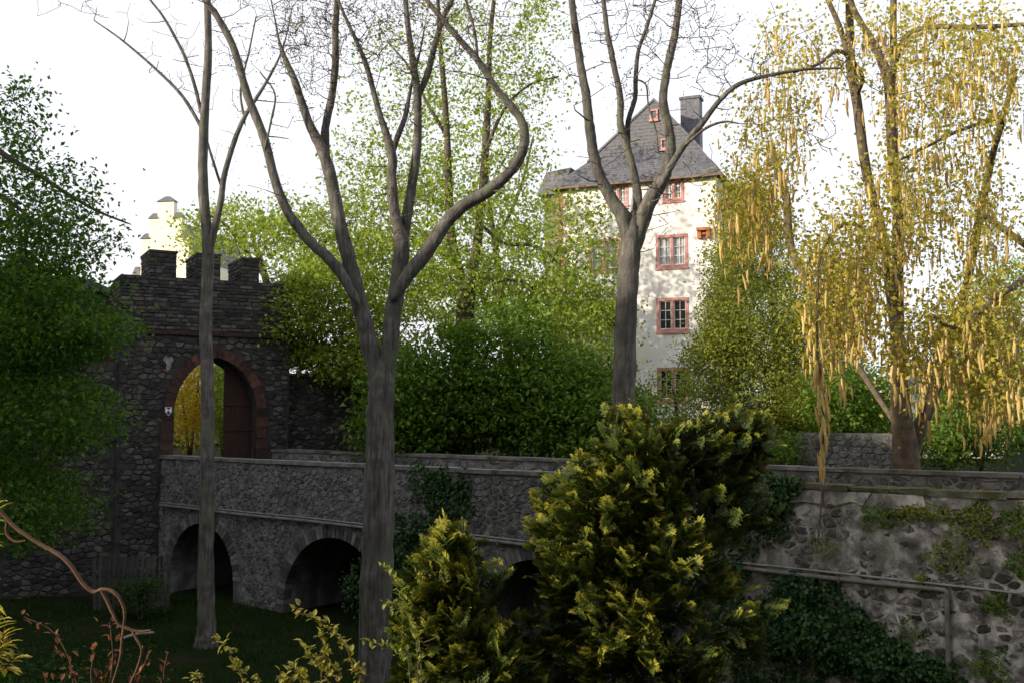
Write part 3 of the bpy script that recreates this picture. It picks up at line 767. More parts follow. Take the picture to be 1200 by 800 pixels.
# slate rows give the roof its grain
sr = MB()
for k in range(1, 11):
    f = k / 11; y0 = -0.4 + (sk_d + 0.4) * f; z0 = EV - 0.1 + (sk_z - EV + 0.1) * f
    a, b = xl + (ml(sk_z) - xl) * f, xr + (mr(sk_z) - xr) * f
    sr.box(a, b, y0 - 0.022, y0 + 0.01, z0 - 0.012, z0 + 0.014)
for k in range(1, 16):
    z0 = sk_z + (RZ - sk_z) * k / 16; sr.box(ml(z0), mr(z0), sk_d - 0.02, sk_d - 0.001, z0 - 0.012, z0 + 0.012)
sr.build('slate_courses', M_slate, roof)['kind'] = 'stuff'
g1 = MB(); g1.box(xl, xr, -0.49, -0.40, EV - 0.19, EV - 0.09); g1.build('gutter', surface('gutter_brown', [(0.3, (0.16, 0.11, 0.09)), (0.7, (0.22, 0.15, 0.12))], 3), roof)
for sgn, mm in ((0, ml), (1, mr)):
    v = MB(); e = 0.09
    v.add([(mm(sk_z), sk_d - 0.06, sk_z - .05), (ridge_x, sk_d - 0.06, RZ - .05), (ridge_x, sk_d - 0.06, RZ + e), (mm(sk_z), sk_d - 0.06, sk_z + e), (mm(sk_z), sk_d + 0.1, sk_z + .02 + e), (ridge_x, sk_d + .1, RZ + .02 + e)], [(0, 1, 2, 3), (3, 2, 5, 4)]); v.build('verge_board', M_slate, roof)
# attic windows in the gable
for px_, pt, pb, wpx in ((765, 128, 143, 9), (778, 162, 177, 10)):
    xx = h_x(px_); Dp = HY + hs * xx + 1.0; z1 = at(px_, pt, Dp)[2]; z0 = at(px_, pb, Dp)[2]
    window(house, xx - 0.05, z0 + .08, 0.46, (z1 - z0) * .8, y=sk_d - 0.05, lights=1, depth=0.1)
# chimney behind the gable
cxm = h_x(797); ch = MB(); ch.box(cxm - 0.55, cxm + 0.55, 3.2, 4.0, EV + 1.5, EYE + 18.0); o = ch.build('chimney', M_slate, roof)
ch = MB(); ch.box(cxm - 0.62, cxm + 0.62, 3.13, 4.07, EYE + 18.0, EYE + 18.15); ch.build('chimney_cap', M_slate, o)
# pink quoins on the left corner
z = DECK; k = 0
while z < EV - 0.3:
    l = 0.55 if k % 2 else 0.32; q = MB(); q.box(-0.02, l, -0.03, 0.3, z + 0.006, z + 0.42, 0.004); q.build('quoin', M_pink, house); z += 0.43; k += 1
# red sandstone console at the right
cx0, cz0 = h_x(828), h_z(828, 280)
c = MB(); c.box(cx0 - 0.36, cx0 + 0.36, -0.45, 0.0, cz0 + 0.40, cz0 + 0.56); c.box(cx0 - 0.34, cx0 - 0.14, -0.32, 0, cz0, cz0 + 0.398); c.box(cx0 + 0.14, cx0 + 0.34, -0.32, 0, cz0, cz0 + 0.398); c.box(cx0 - 0.15, cx0 + 0.15, -0.25, 0, cz0 + 0.2, cz0 + 0.3)
c.build('console', surface('console_red', [(0.3, (0.36, 0.11, 0.06)), (0.7, (0.5, 0.18, 0.10))], 5), house)
# grey side wing with its own lower slate roof
m = MB(); m.box(-1.15, -0.05, 1.0, 9.0, DECK - 0.5, EV - 0.2); m.build('side_wing', M_greywall, house)
m = MB(); m.prism([(-1.5, EV - 0.198), (0.05, EV - 0.198), (0.6, EV + 1.25), (-0.9, EV + 1.1)], 0.6, 9.3); m.build('wing_roof', M_slate, house)
m = MB(); m.box(-3.2, 2.6, 9.4, 16, DECK - .5, EV - 0.6); m.build('rear_wing', M_render_house, house)
m = MB(); m.prism([(-3.5, EV - 0.598), (3.0, EV - 0.598), (2.6, EV + 0.9), (-2.6, EV + 0.9)], 9.2, 16.2); m.build('rear_roof', M_slate, house)

# ------------------------------------------------------------------ far cream house with stepped gable
q0 = at(193, 300, 85.0)
fh = empty('stepped_gable_house', (q0[0], 85, DECK), R(-12), 'distant cream house with stepped gable and slate step caps', 'house')
m = MB(); m.box(-2.2, 2.2, 0, 12, 0, 15.6); m.build('wall', M_cream, fh)
steps = [(-2.2, 2.2, 15.6, 17.2), (-1.5, 1.5, 17.2, 18.9), (-0.75, 0.75, 18.9, 20.3)]
for a, b, z0, z1 in steps:
    m = MB(); m.box(a, b, 0.0, 0.5, z0 + .002, z1); o = m.build('gable_step', M_cream, fh)
    for s0, s1 in ((a, a + 0.75), (b - 0.75, b)) if b - a > 2 else ((a, b),):
        c = MB(); xm = (s0 + s1) / 2
        c.add([(s0 - .1, -0.12, z1), (s1 + .1, -0.12, z1), (s1 + .1, 0.62, z1), (s0 - .1, 0.62, z1), (xm - .2, .25, z1 + .5), (xm + .2, .25, z1 + .5)], [(0, 1, 5, 4), (1, 2, 5), (2, 3, 4, 5), (3, 0, 4), (3, 2, 1, 0)]); c.build('step_cap', M_slate, o)
m = MB(); m.prism([(-2.3, 15.5), (2.3, 15.5), (0, 19.0)], 0.52, 12.2); m.build('roof', M_slate, fh)
m = MB(); m.box(-3.55, -2.75, 1.0, 2.0, 0, 14.2); o = m.build('side_turret', M_cream, fh)
m = MB(); m.prism([(-3.65, 14.2), (-2.65, 14.2), (-3.0, 15.0), (-3.3, 15.0)], 0.9, 2.1); m.build('turret_cap', M_slate, o)

# ------------------------------------------------------------------ unseen wing, added left of the frame to keep the sun off gate and moat
wing = empty('added_shade_wing', (-35, 22, DECK), 0, 'unseen long grey wing with three rows of windows, added to shade gate and moat', 'building')
WH = EYE + 11.5 - DECK
m = MB(); m.box(-6, 6, -20.5, 21.0, -0.5, WH); m.build('wall', M_greywall, wing)
m = MB(); m.add([(-6.4, -20.9, WH + .003), (6.4, -20.9, WH + .003), (6.4, 21.4, WH + .003), (-6.4, 21.4, WH + .003), (0, -15, WH + 1.5), (0, 15.5, WH + 1.5)], [(0, 1, 4), (1, 2, 5, 4), (2, 3, 5), (3, 0, 4, 5), (3, 2, 1, 0)]); m.build('roof', M_slate, wing)
for r_ in range(3):
    for c_ in range(8):
        yy = -17 + c_ * 4.8; zz_ = 2 + r_ * 3.8; f = MB()
        f.box(6.0, 6.06, yy - .6, yy + .6, zz_, zz_ + 1.7); w_ = f.build('window', M_pink, wing)
        f = MB(); f.box(6.062, 6.07, yy - .45, yy + .45, zz_ + .14, zz_ + 1.56); f.build('pane', M_glass, w_)

# ------------------------------------------------------------------ unseen range, added behind the camera to block sky light and darken the moat
sky_block = empty('added_shade_range', (6, -16, EYE - 1.65), 0, 'unseen tall grey range with four rows of windows, added to block sky light', 'building')
m = MB(); m.box(-26, 30, -6, 5, -3, 20); m.build('wall', M_greywall, sky_block)
m = MB(); m.add([(-26.5, -6.5, 20.003), (30.5, -6.5, 20.003), (30.5, 5.5, 20.003), (-26.5, 5.5, 20.003), (-20, -.5, 25), (24, -.5, 25)], [(0, 1, 5, 4), (1, 2, 5), (2, 3, 4, 5), (3, 0, 4), (3, 2, 1, 0)]); m.build('roof', M_slate, sky_block)
for r_ in range(4):
    for c_ in range(11):
        xx_ = -23 + c_ * 5; zz_ = 2.2 + r_ * 4.2; f = MB(); f.box(xx_ - .65, xx_ + .65, 5.0, 5.06, zz_, zz_ + 1.9); w_ = f.build('window', M_pink, sky_block)
        f = MB(); f.box(xx_ - .5, xx_ + .5, 5.062, 5.07, zz_ + .15, zz_ + 1.75); f.build('pane', M_glass, w_)

# ------------------------------------------------------------------ picket fence before the house, low far wall, white house at the right
p0, p1 = at(775, 497, 47.0), at(935, 497, 43.0)
fence = empty('picket_fence', (p0[0], p0[1], DECK), math.atan2(p1[1] - p0[1], p1[0] - p0[0]), 'low brown picket fence in front of the white house', 'fence')
LF = math.hypot(p1[0] - p0[0], p1[1] - p0[1]); base = None
hF = at(850, 489, 45.0)[2] - DECK
pk = MB(); pk.prism([(-0.035, 0.05), (0.035, 0.05), (0.035, hF - 0.06), (0, hF), (-0.035, hF - 0.06)], -0.012, 0.012); pkm = pk.mesh('picket')
x = 0.06
while x < LF: o = link('picket', pkm, M_fence, fence); o.location = (x, 0, rng.uniform(-.02, .02)); o.rotation_euler = (0, rng.normal(0, 0.015), 0); x += 0.165
for z in (0.35, hF - 0.45): m = MB(); m.box(0, LF, 0.014, 0.06, z, z + 0.08); m.build('rail', M_fence, fence)
p0, p1 = at(935, 530, 37.5), at(1060, 530, 35.0)
gw = empty('garden_wall', (p0[0], p0[1], DECK), math.atan2(p1[1] - p0[1], p1[0] - p0[0]), 'low grey stone garden wall behind the hanging strand', 'wall')
LG = math.hypot(p1[0] - p0[0], p1[1] - p0[1]); hG = at(1000, 507, 36.3)[2] - DECK
m = MB(); m.box(0, LG, 0, 0.4, -0.1, hG); m.build('wall_core', M_mortar, gw)
lay(rubble(0.02, LG - .02, 0.0, hG, 0.34, 0.22, gap=0.016), gw, M_stone, (0.015, 0.04), 300)
q = at(1112, 462, 60)
wh = empty('white_cottage', (q[0] + 1.2, 60, DECK), R(-6), 'small white cottage glimpsed behind the golden tree trunk', 'house')
hW = q[2] - DECK + 0.35
m = MB(); m.box(-2.6, 2.0, 0, 5, -0.3, hW); m.build('wall', M_render_house, wh)
m = MB(); m.prism([(-2.9, hW + .002), (2.3, hW + .002), (1.6, hW + 0.9), (-2.2, hW + 0.9)], -0.3, 5.3); m.build('roof', M_slate, wh)
window(wh, 0.9, hW - 1.6, 0.9, 1.2, curtain=False)
# dark plank fence at the foot of the gate wall
pF = at(112, 690, 35.0)
gz = 0.0
pf = empty('plank_fence', (pF[0], pF[1], FLOOR), R(14), 'short dark fence of upright planks below the gate wall', 'fence')
pk = MB(); pk.box(-0.06, 0.06, -0.014, 0.014, -0.1, 1.75); pkm = pk.mesh('plank')
for k in range(17): o = link('plank', pkm, M_oldfence, pf); o.location = (k * 0.145, 0, rng.uniform(-.04, .03)); o.rotation_euler = (0, rng.normal(0, .02), 0)
for z in (0.4, 1.4): m = MB(); m.box(-0.1, 2.45, 0.016, 0.06, z, z + 0.09); m.build('rail', M_oldfence, pf)

# ================================================================== VEGETATION
def twig_sprays(sk, limbs, per_m, L, spread, rng_=rng, upness=0.5, frac=(0.25, 1.0)):
    """points reached by thin side shoots along traced limbs"""
    T = []
    for Q in limbs:
        n = len(Q); seg = np.linalg.norm(np.diff(Q, axis=0), axis=1).sum(); m = max(1, int(seg * per_m))
        for _ in range(m):
            i = int(rng.uniform(*frac) * (n - 1)); d = Q[min(i + 1, n - 1)] - Q[max(i - 1, 0)]; d /= np.linalg.norm(d) + 1e-9
            v = d * upness + rng.normal(0, spread, 3); v[2] += 0.25; v /= np.linalg.norm(v) + 1e-9
            T.append(Q[i] + v * L * rng.uniform(0.3, 1.2))
    return np.array(T)
# ---- three bare plane-like trees in the moat
def bare_tree(label, base, limbs, per_m=2.2, L=1.1, buds=6, extra=None, ws=1.0):
    sk = Skeleton(); Qs = []
    for i_, (D, pts) in enumerate(limbs):
        if i_:                                   # a limb grows out of the inside of its parent
            a_, b_ = pts[0], pts[1]; pts = [(a_[0] - (b_[0] - a_[0]) * .35, a_[1] - (b_[1] - a_[1]) * .35, a_[2] * .25), (a_[0], a_[1], a_[2] * .85)] + list(pts[1:])
        f_ = ws if i_ else ws * 1.05
        Qs.append(sk.limb([(q[0], q[1], q[2] * f_) for q in pts], D, 12, per=6, rough=0.045))
    T = twig_sprays(sk, Qs[1:], per_m, L, 0.55, frac=(0.3, 1.0))
    for Q, (D, pts) in zip(Qs[1:], limbs[1:]):   # sprays of twigs beyond every limb end
        d_ = Q[-1] - Q[-5]; d_ /= np.linalg.norm(d_)
        n_ = 14; T = np.concatenate([T, Q[-1] + d_ * rng.uniform(.2, 1.7, (n_, 1)) + rng.normal(0, .42, (n_, 3))])
    if extra is not None: T = np.concatenate([T, extra])
    sk.reach(T, arch=-0.06, rtip=0.009, rk=0.012, up_pen=1.6, rmax=0.04, step=0.45, jit=0.03)
    T2 = np.array([t for t, d in sk.tips]); T3 = T2[rng.random(len(T2)) < 0.8] + rng.normal(0, 0.35, (int(0), 3)) if False else T2 + rng.normal(0, 0.20, T2.shape) + np.array([0, 0, 0.38])
    T3 = np.concatenate([T3, T2 + rng.normal(0, 0.22, T2.shape) + np.array([0, 0, 0.6])]); sk.reach(T3, arch=0.0, rtip=0.007, rk=0.006, up_pen=1.2, rmax=0.018, step=0.4, jit=0.025)
    lv = Leaves(); P = np.array([t for t, d in sk.tips]); lv.add(clusters(P, buds, 0.10), 0.05, aspect=0.5)
    return tree_parts(label, 'tree', 'bare_tree', sk, lv, L_bud, M_bark, base, 'bare grey trees rising from the moat', crown='buds')
D1 = 30.0
b1 = (*at(243, 740, D1)[:2], FLOOR)
def gz_at(p): return float(ground_z(p[0], p[1]))
bare_tree('slim straight bare tree in front of the gateway arch', b1, [
    (D1, [(241, 778, 40), (242, 750, 29), (242, 728, 23), (241, 650, 20), (243, 560, 18), (243, 450, 17), (241, 380, 16), (244, 300, 15), (238, 220, 13), (239, 150, 12), (244, 60, 10), (243, 0, 9), (245, -60, 6)]),
    (D1 - .1, [(246, 295, 10), (253, 262, 10), (259, 235, 9), (263, 205, 8), (275, 165, 7), (288, 135, 6), (310, 100, 4.4), (327, 68, 3), (336, 40, 2), (342, 10, 1.4)]),
    (D1 + .3, [(259, 218, 4), (250, 190, 4), (244, 170, 3), (240, 150, 2), (234, 125, 1.4)]),
    (D1, [(236, 150, 6), (226, 132, 5), (213, 112, 4.5), (195, 93, 4), (170, 70, 3.4), (140, 45, 2.6), (110, 24, 1.6)]),
    (D1, [(235, 130, 6), (228, 100, 5), (217, 68, 4.4), (203, 40, 4), (190, 18, 3.4), (176, 0, 3), (160, -25, 2)]),
    (D1, [(286, 137, 4), (282, 105, 3), (292, 60, 2.4), (300, 20, 2)])], per_m=1.6, L=0.9, buds=2, ws=0.86)
D2 = 22.4; b2 = (*at(440, 795, D2)[:2], FLOOR)
bare_tree('big bare tree with thick forking trunk and S-bent limb before the bridge', b2, [
    (D2, [(437, 880, 56), (438, 830, 50), (439, 798, 46), (440, 720, 45), (443, 620, 43), (445, 540, 40), (446, 480, 38), (448, 445, 34), (449, 425, 22), (449, 410, 6)]),
    (D2, [(446, 470, 26), (438, 425, 26), (428, 382, 26), (416, 335, 24), (408, 300, 22), (399, 266, 20), (391, 225, 19), (380, 182, 17), (361, 142, 13), (346, 97, 11), (335, 71, 8), (327, 48, 4), (322, 22, 2.4), (316, -8, 1.6)]),
    (D2 - .3, [(415, 348, 16), (398, 318, 17), (382, 300, 16), (365, 285, 15), (339, 251, 14), (324, 217, 14), (309, 161, 13), (290, 112, 12), (275, 60, 11), (256, 22, 10), (240, 0, 9), (222, -25, 8)]),
    (D2 + .2, [(382, 188, 14), (381, 165, 13), (382, 146, 12), (389, 112, 11), (393, 75, 11), (393, 37, 10), (395, 0, 9), (396, -50, 8)]),
    (D2, [(450, 465, 26), (456, 410, 26), (462, 360, 25), (468, 318, 24), (471, 285, 22), (466, 265, 17), (462, 245, 16), (459, 210, 15), (459, 180, 13), (444, 131, 9), (432, 86, 8), (421, 56, 6.5), (404, 19, 5), (392, -10, 4)]),
    (D2 + .3, [(459, 184, 9), (466, 160, 9), (474, 140, 8), (479, 116, 6), (484, 92, 4), (492, 62, 3), (498, 30, 2)]),
    (D2 + .2, [(471, 290, 16), (476, 259, 16), (483, 217, 14), (489, 169, 13), (489, 112, 12), (483, 67, 10), (477, 22, 8), (475, -5, 8), (472, -45, 7)]),
    (D2 + .3, [(488, 118, 9), (500, 90, 10), (509, 56, 9), (519, 22, 8), (530, 0, 7), (542, -30, 6)]),
    (D2 + .3, [(508, 60, 5), (514, 30, 5), (512, -10, 4)]),
    (D2 - .2, [(464, 345, 20), (480, 320, 21), (500, 296, 21), (522, 262, 20), (545, 240, 19), (571, 225, 18), (597, 202, 16), (612, 178, 15), (614, 150, 14), (601, 127, 12), (582, 105, 11), (560, 71, 10), (537, 45, 9), (515, 19, 8), (500, 0, 7), (483, -28, 6)]),
    (D2 - .2, [(560, 70, 5), (556, 37, 4.5), (546, 0, 4), (540, -20, 3)]),
    (D2 - .4, [(312, 168, 4), (318, 140, 3), (322, 110, 2.5), (305, 85, 2)])], per_m=2.2, L=1.0, buds=6, ws=0.80,
    extra=np.concatenate([blob(360, 50, 45, 65, D2, 1.6, 110), blob(500, 40, 80, 60, D2, 1.6, 90), blob(425, 50, 35, 60, D2, 1.2, 50), blob(575, 40, 40, 60, D2, 1.2, 30)]))
D3 = 20.3; b3 = (*at(727, 880, D3)[:2], FLOOR)
bare_tree('bare tree with candelabra of grey limbs standing behind the conifer', b3, [
    (D3, [(721, 910, 40), (722, 850, 36), (724, 760, 33), (726, 640, 31), (728, 560, 30), (731, 480, 29), (733, 400, 27), (735, 340, 27), (738, 300, 27), (741, 274, 25), (742, 258, 16), (742, 247, 4)]),
    (D3, [(738, 310, 12), (737, 285, 20), (731, 256, 21), (720, 239, 18), (705, 212, 15), (696, 182, 14), (691, 149, 13), (687, 113, 12), (681, 80, 11), (675, 40, 10), (670, 0, 9), (667, -45, 8)]),
    (D3 + .2, [(743, 275, 14), (747, 248, 14), (747, 227, 12), (742, 200, 11), (735, 173, 10), (727, 146, 10), (727, 116, 9), (720, 80, 8), (712, 40, 7), (707, 0, 6), (703, -30, 5)]),
    (D3 + .4, [(737, 178, 7), (736, 167, 7), (736, 143, 7), (744, 116, 6.5), (745, 92, 6), (748, 60, 5), (757, 35, 5), (768, 0, 4)]),
    (D3, [(740, 312, 12), (744, 288, 20), (753, 257, 22), (763, 233, 20), (777, 209, 18), (786, 176, 14), (783, 146, 12), (777, 119, 12), (780, 92, 11), (784, 70, 11), (791, 40, 10), (796, 0, 9), (799, -45, 8)]),
    (D3 - .2, [(776, 214, 10), (788, 192, 9), (804, 167, 9), (822, 146, 8), (840, 122, 7), (858, 104, 6.5), (876, 95, 6), (900, 89, 5), (940, 82, 4), (985, 80, 3)]),
    (D3 - .3, [(808, 166, 5), (828, 150, 4), (849, 143, 3), (866, 145, 2)]),
    (D3 + .3, [(745, 93, 3), (757, 100, 2.5), (760, 125, 2.2), (768, 150, 2), (772, 180, 1.6)])], per_m=1.9, L=0.9, buds=3, ws=0.90,
    extra=np.concatenate([blob(800, 45, 70, 60, D3, 1.4, 55), blob(720, 30, 50, 50, D3, 1.2, 25), blob(865, 90, 50, 40, D3, 1, 16)]))

# ---- generic leafy tree / shrub
def leafy(name, label, cat, base, limbs, blobs, lmat, bark, leaf, per_t, spread, group=None, arch=0.12, n_along=0, aspect=0.6, droop=0.2, rk=0.006, rmax=0.06, face=None, shell=0.0, up_pen=0.6, tips2=0, thin=None):
    sk = Skeleton()
    for pts, D in limbs:
        if D is None: sk.limb_w([p[:3] for p in pts], [p[3] for p in pts], 8, per=4)
        else: sk.limb(pts, D, 9, per=5)
    T = np.concatenate([blob(*b, shell=shell) if len(b) == 7 else blob(*b) for b in blobs])
    sk.reach(T, arch=arch, rk=rk, rmax=rmax, up_pen=up_pen)
    P = np.array([t for t, d in sk.tips])
    if tips2:
        T2 = np.repeat(P, tips2, 0) + rng.normal(0, float(np.mean(spread)) * 1.6, (len(P) * tips2, 3)); sk.reach(T2, arch=0.05, rtip=0.004, rk=0.004, rmax=0.012); P = np.array([t for t, d in sk.tips])
    lv = Leaves(); C_ = clusters(P, per_t, spread)
    if thin: C_ = C_[(C_[:, 2] + 0.5 * np.sin(C_[:, 0] * 2.3 + C_[:, 1]) < thin[0] + rng.normal(0, 0.55, len(C_))) | (rng.random(len(C_)) < thin[1])]
    lv.add(C_, leaf, aspect=aspect, droop=droop, face=face)
    if n_along: lv.add(sk.pts_along(n_along, float(np.mean(spread)) * 0.6), leaf, aspect=aspect, droop=droop)
    return tree_parts(label, cat, name, sk, lv, lmat, bark, base, group)
up_face = np.array([0.0, 0.0, 1.0])
# dark broadleaf at the left edge
DL = 17.0; bl = at(-95, 600, 18.0); bl[2] = gz_at(bl)
leafy('broadleaf_tree', 'broad green tree with drooping layered branches at the foot of the gate', 'tree', tuple(bl), [
    ([(bl[0], bl[1], bl[2] - .2, .26), (bl[0] + .1, bl[1], 4, .22), (bl[0] + .1, bl[1] + .2, 8, .17), (bl[0] - .2, bl[1] + .2, 12.5, .10)], None),
    ([(-85, 120, 10), (-30, 155, 8), (10, 185, 7), (45, 205, 5.5), (80, 228, 4.5), (115, 248, 3.5), (150, 262, 2)], 17.0),
    ([(-85, 200, 9), (-30, 215, 7), (5, 232, 5), (40, 260, 4), (70, 290, 3)], 16.6),
    ([(-85, 380, 10), (-20, 372, 8), (40, 385, 6), (90, 400, 4), (130, 415, 2)], 17.4),
    ([(-85, 500, 10), (-20, 490, 8), (40, 500, 6), (90, 520, 4)], 17.6),
    ([(-85, 600, 9), (-20, 590, 7), (40, 600, 5), (90, 630, 3)], 17.2)],
    [(15, 150, 45, 65, 17, 1.8, 90), (40, 235, 85, 50, 17, 2.0, 170), (75, 285, 70, 35, 17, 1.6, 90), (-10, 290, 60, 50, 17, 2, 90),
     (40, 335, 80, 30, 17.2, 2.0, 150), (35, 385, 115, 50, 17.3, 2.4, 300), (70, 390, 80, 30, 17, 1.6, 110), (30, 480, 110, 60, 17.5, 2.4, 300), (20, 590, 85, 60, 17.6, 2.2, 220)],
    L_left, M_bark_dark, 0.092, 30, (0.27, 0.27, 0.10), thin=(EYE + 2.1, 0.34), n_along=2500, aspect=0.62, droop=0.25, face=up_face, rk=0.004, rmax=0.035, arch=0.06, up_pen=0.2)
# light green trees behind the gate
bm = at(541, 520, 44.0); bm[2] = DECK
leafy('spring_tree', 'tall fresh green tree with ivied double trunk behind the hedge', 'tree', tuple(bm), [
    ([(541, 545, 28), (541, 480, 24), (543, 420, 23), (546, 360, 22), (548, 335, 20)], 44),
    ([(546, 345, 15), (536, 310, 12), (528, 270, 11), (526, 220, 10), (524, 160, 8), (520, 100, 7), (515, 40, 5), (512, -30, 4)], 44.3),
    ([(548, 340, 15), (556, 305, 12), (562, 265, 11), (566, 220, 10), (570, 160, 9), (573, 100, 7), (574, 50, 6), (580, -10, 5)], 43.8),
    ([(562, 262, 5), (590, 285, 4), (625, 288, 4), (650, 305, 3), (680, 345, 2)], 42.6),
    ([(556, 320, 5), (575, 328, 4.5), (610, 330, 4), (636, 350, 3), (645, 385, 2)], 42.4),
    ([(568, 180, 5), (590, 130, 4), (620, 100, 3), (655, 90, 2)], 43),
    ([(527, 250, 5), (500, 230, 4), (470, 225, 3), (440, 230, 2)], 44.5), ([(524, 160, 5), (500, 120, 4), (480, 80, 3), (455, 50, 2)], 44.5)],
    [(560, 60, 95, 80, 44, 5, 105), (620, 130, 60, 70, 43.5, 4, 55), (470, 120, 90, 100, 44, 5, 100), (600, 230, 60, 60, 43, 4, 75), (490, 250, 80, 60, 43, 4, 130), (640, 330, 65, 70, 42, 3, 140), (520, 330, 70, 50, 42.5, 3, 120), (690, 300, 45, 80, 42, 3, 85), (668, 260, 30, 40, 42, 3, 18), (690, 360, 40, 40, 41.5, 2, 60), (700, 400, 50, 60, 41.5, 3, 110), (640, 20, 40, 40, 44, 3, 25)],
    L_fresh, M_bark_dark, 0.185, 17, (0.44, 0.44, 0.17), n_along=2500, droop=0.3, rk=0.005, rmax=0.06)
bt = at(330, 500, 50.0); bt[2] = DECK
leafy('spring_tree', 'lime green spreading tree rising behind the gateway battlements', 'tree', tuple(bt), [
    ([(330, 545, 16), (328, 450, 14), (322, 380, 12), (312, 330, 9), (300, 290, 7)], 50), ([(322, 380, 8), (345, 330, 7), (375, 290, 5), (410, 260, 3)], 49.6), ([(310, 325, 5), (285, 290, 4), (262, 262, 3), (240, 250, 2)], 50.3)],
    [(275, 268, 55, 38, 50, 4, 110), (330, 275, 55, 45, 49, 4, 120), (390, 280, 65, 45, 48, 4, 150), (240, 280, 30, 30, 51, 3, 50), (430, 210, 60, 60, 48, 4, 70)],
    L_fresh, M_bark_dark, 0.20, 17, (0.5, 0.5, 0.2), n_along=900, droop=0.2)
bt = at(400, 520, 43.5); bt[2] = DECK
leafy('leafy_shrub', 'tall leafy shrub leaning over the curtain wall beside the gateway', 'shrub', tuple(bt), [
    ([(400, 540, 9), (395, 470, 8), (380, 420, 6), (360, 380, 4)], 43.5), ([(395, 470, 6), (420, 400, 5), (430, 350, 3)], 43.5)],
    [(345, 370, 40, 50, 42.5, 2.5, 170), (395, 350, 50, 60, 42.5, 2.5, 200), (440, 400, 50, 50, 42, 2.5, 150), (360, 325, 45, 30, 43, 2, 80), (350, 415, 30, 22, 42.6, 1.5, 90), (410, 425, 45, 30, 42.3, 2, 150)],
    L_fresh, M_bark_dark, 0.20, 20, (0.4, 0.4, 0.15), n_along=500, face=up_face)
bt = at(600, 500, 53.0); bt[2] = DECK
leafy('spring_tree', 'broad yellow green tree filling the gap behind the ivied double trunk', 'tree', tuple(bt), [
    ([(600, 545, 14), (598, 450, 13), (592, 380, 11), (585, 320, 8), (575, 250, 6), (570, 190, 3)], 53), ([(595, 400, 8), (630, 340, 6), (655, 290, 3)], 52.5), ([(592, 380, 8), (550, 330, 6), (510, 290, 4), (480, 260, 3)], 53.3), ([(580, 290, 5), (610, 220, 4), (625, 160, 2)], 53)],
    [(480, 320, 70, 60, 53, 5, 170), (560, 350, 80, 60, 52, 5, 220), (630, 380, 60, 60, 52, 4, 150), (600, 270, 60, 60, 53, 5, 110), (520, 230, 70, 60, 53, 5, 90), (440, 330, 50, 60, 52, 4, 120), (560, 150, 70, 70, 53, 5, 70)],
    L_fresh, M_bark_dark, 0.22, 17, (0.5, 0.5, 0.2), n_along=1000, droop=0.2)
# yellow blossom bush seen through the gate arch
for k, (px_, D_, w_) in enumerate(((222, 47.5, 24), (262, 49.0, 20))):
    bq = at(px_, 533, D_); bq[2] = DECK
    leafy('blossom_bush', ('yellow flowering bush seen through the gate arch', 'green and yellow bush beside the open gate leaf')[k], 'shrub', tuple(bq),
        [([(px_, 548, 4), (px_ - 4, 500, 3), (px_ - 9, 460, 2)], D_), ([(px_, 545, 4), (px_ + 6, 490, 3), (px_ + 11, 440, 2)], D_)],
        [(px_, 480, w_, 45, D_, 1.4, 220), (px_, 430, w_, 25, D_ + .5, 1.4, 80)], (L_yellow, L_fresh)[k], M_bark_gold, 0.11, 20, 0.2)
# hedge shrubs behind the far parapet
hed = [(470, 470, 48, 66, 38.5, 'rounded dark green shrub in the hedge next to the big bare trunk'), (535, 455, 55, 80, 39.5, 'tall dark green shrub at the foot of the ivied double trunk'),
       (600, 440, 60, 92, 38.6, 'largest dark green shrub of the hedge, peaked top'), (665, 470, 55, 62, 37.6, 'dark green shrub of the hedge sloping towards the candelabra tree'), (715, 490, 45, 46, 36.6, 'lowest dark green shrub of the hedge behind the candelabra tree')]
for px_, py_, rx, ry, D_, lab in hed:
    bq = at(px_, 540, D_); bq[2] = DECK
    leafy('hedge_shrub', lab, 'shrub', tuple(bq), [([(px_, 560, 6), (px_ + 4, 510, 5), (px_ - 6, py_, 3)], D_), ([(px_, 556, 5), (px_ + rx * .4, py_ + 10, 3)], D_ - .4)],
        [(px_, py_, rx, ry, D_, 2.2, 420, 0.55), (px_, py_ + 30, rx * 1.1, ry * .6, D_ - 0.5, 2.0, 160)] if False else [(px_, py_, rx, ry, D_, 2.2, 430), (px_, py_ + 35, rx * 1.15, ry * .6, D_ - 0.4, 2.0, 170)],
        L_hedge, M_bark_dark, 0.20, 17, (0.36, 0.36, 0.14), group='shrubs of the hedge behind the bridge', face=up_face, rk=0.004)
# airy saplings in front of the house
for px_, py_, rx, ry, D_, n_, lab in ((690, 430, 45, 55, 39.5, 150, 'thin leafy sapling left of the candelabra tree before the house'), (790, 475, 45, 40, 41, 150, 'low airy sapling in front of the ground floor windows')):
    bq = at(px_, 530, D_); bq[2] = DECK
    leafy('sapling', lab, 'sapling', tuple(bq), [([(px_, 552, 5), (px_ + 3, 480, 4), (px_ - 2, py_ - ry * .5, 2)], D_)], [(px_, py_, rx, ry, D_, 2.0, n_)], L_fresh, M_bark_dark, 0.13, 12, 0.26, n_along=400)
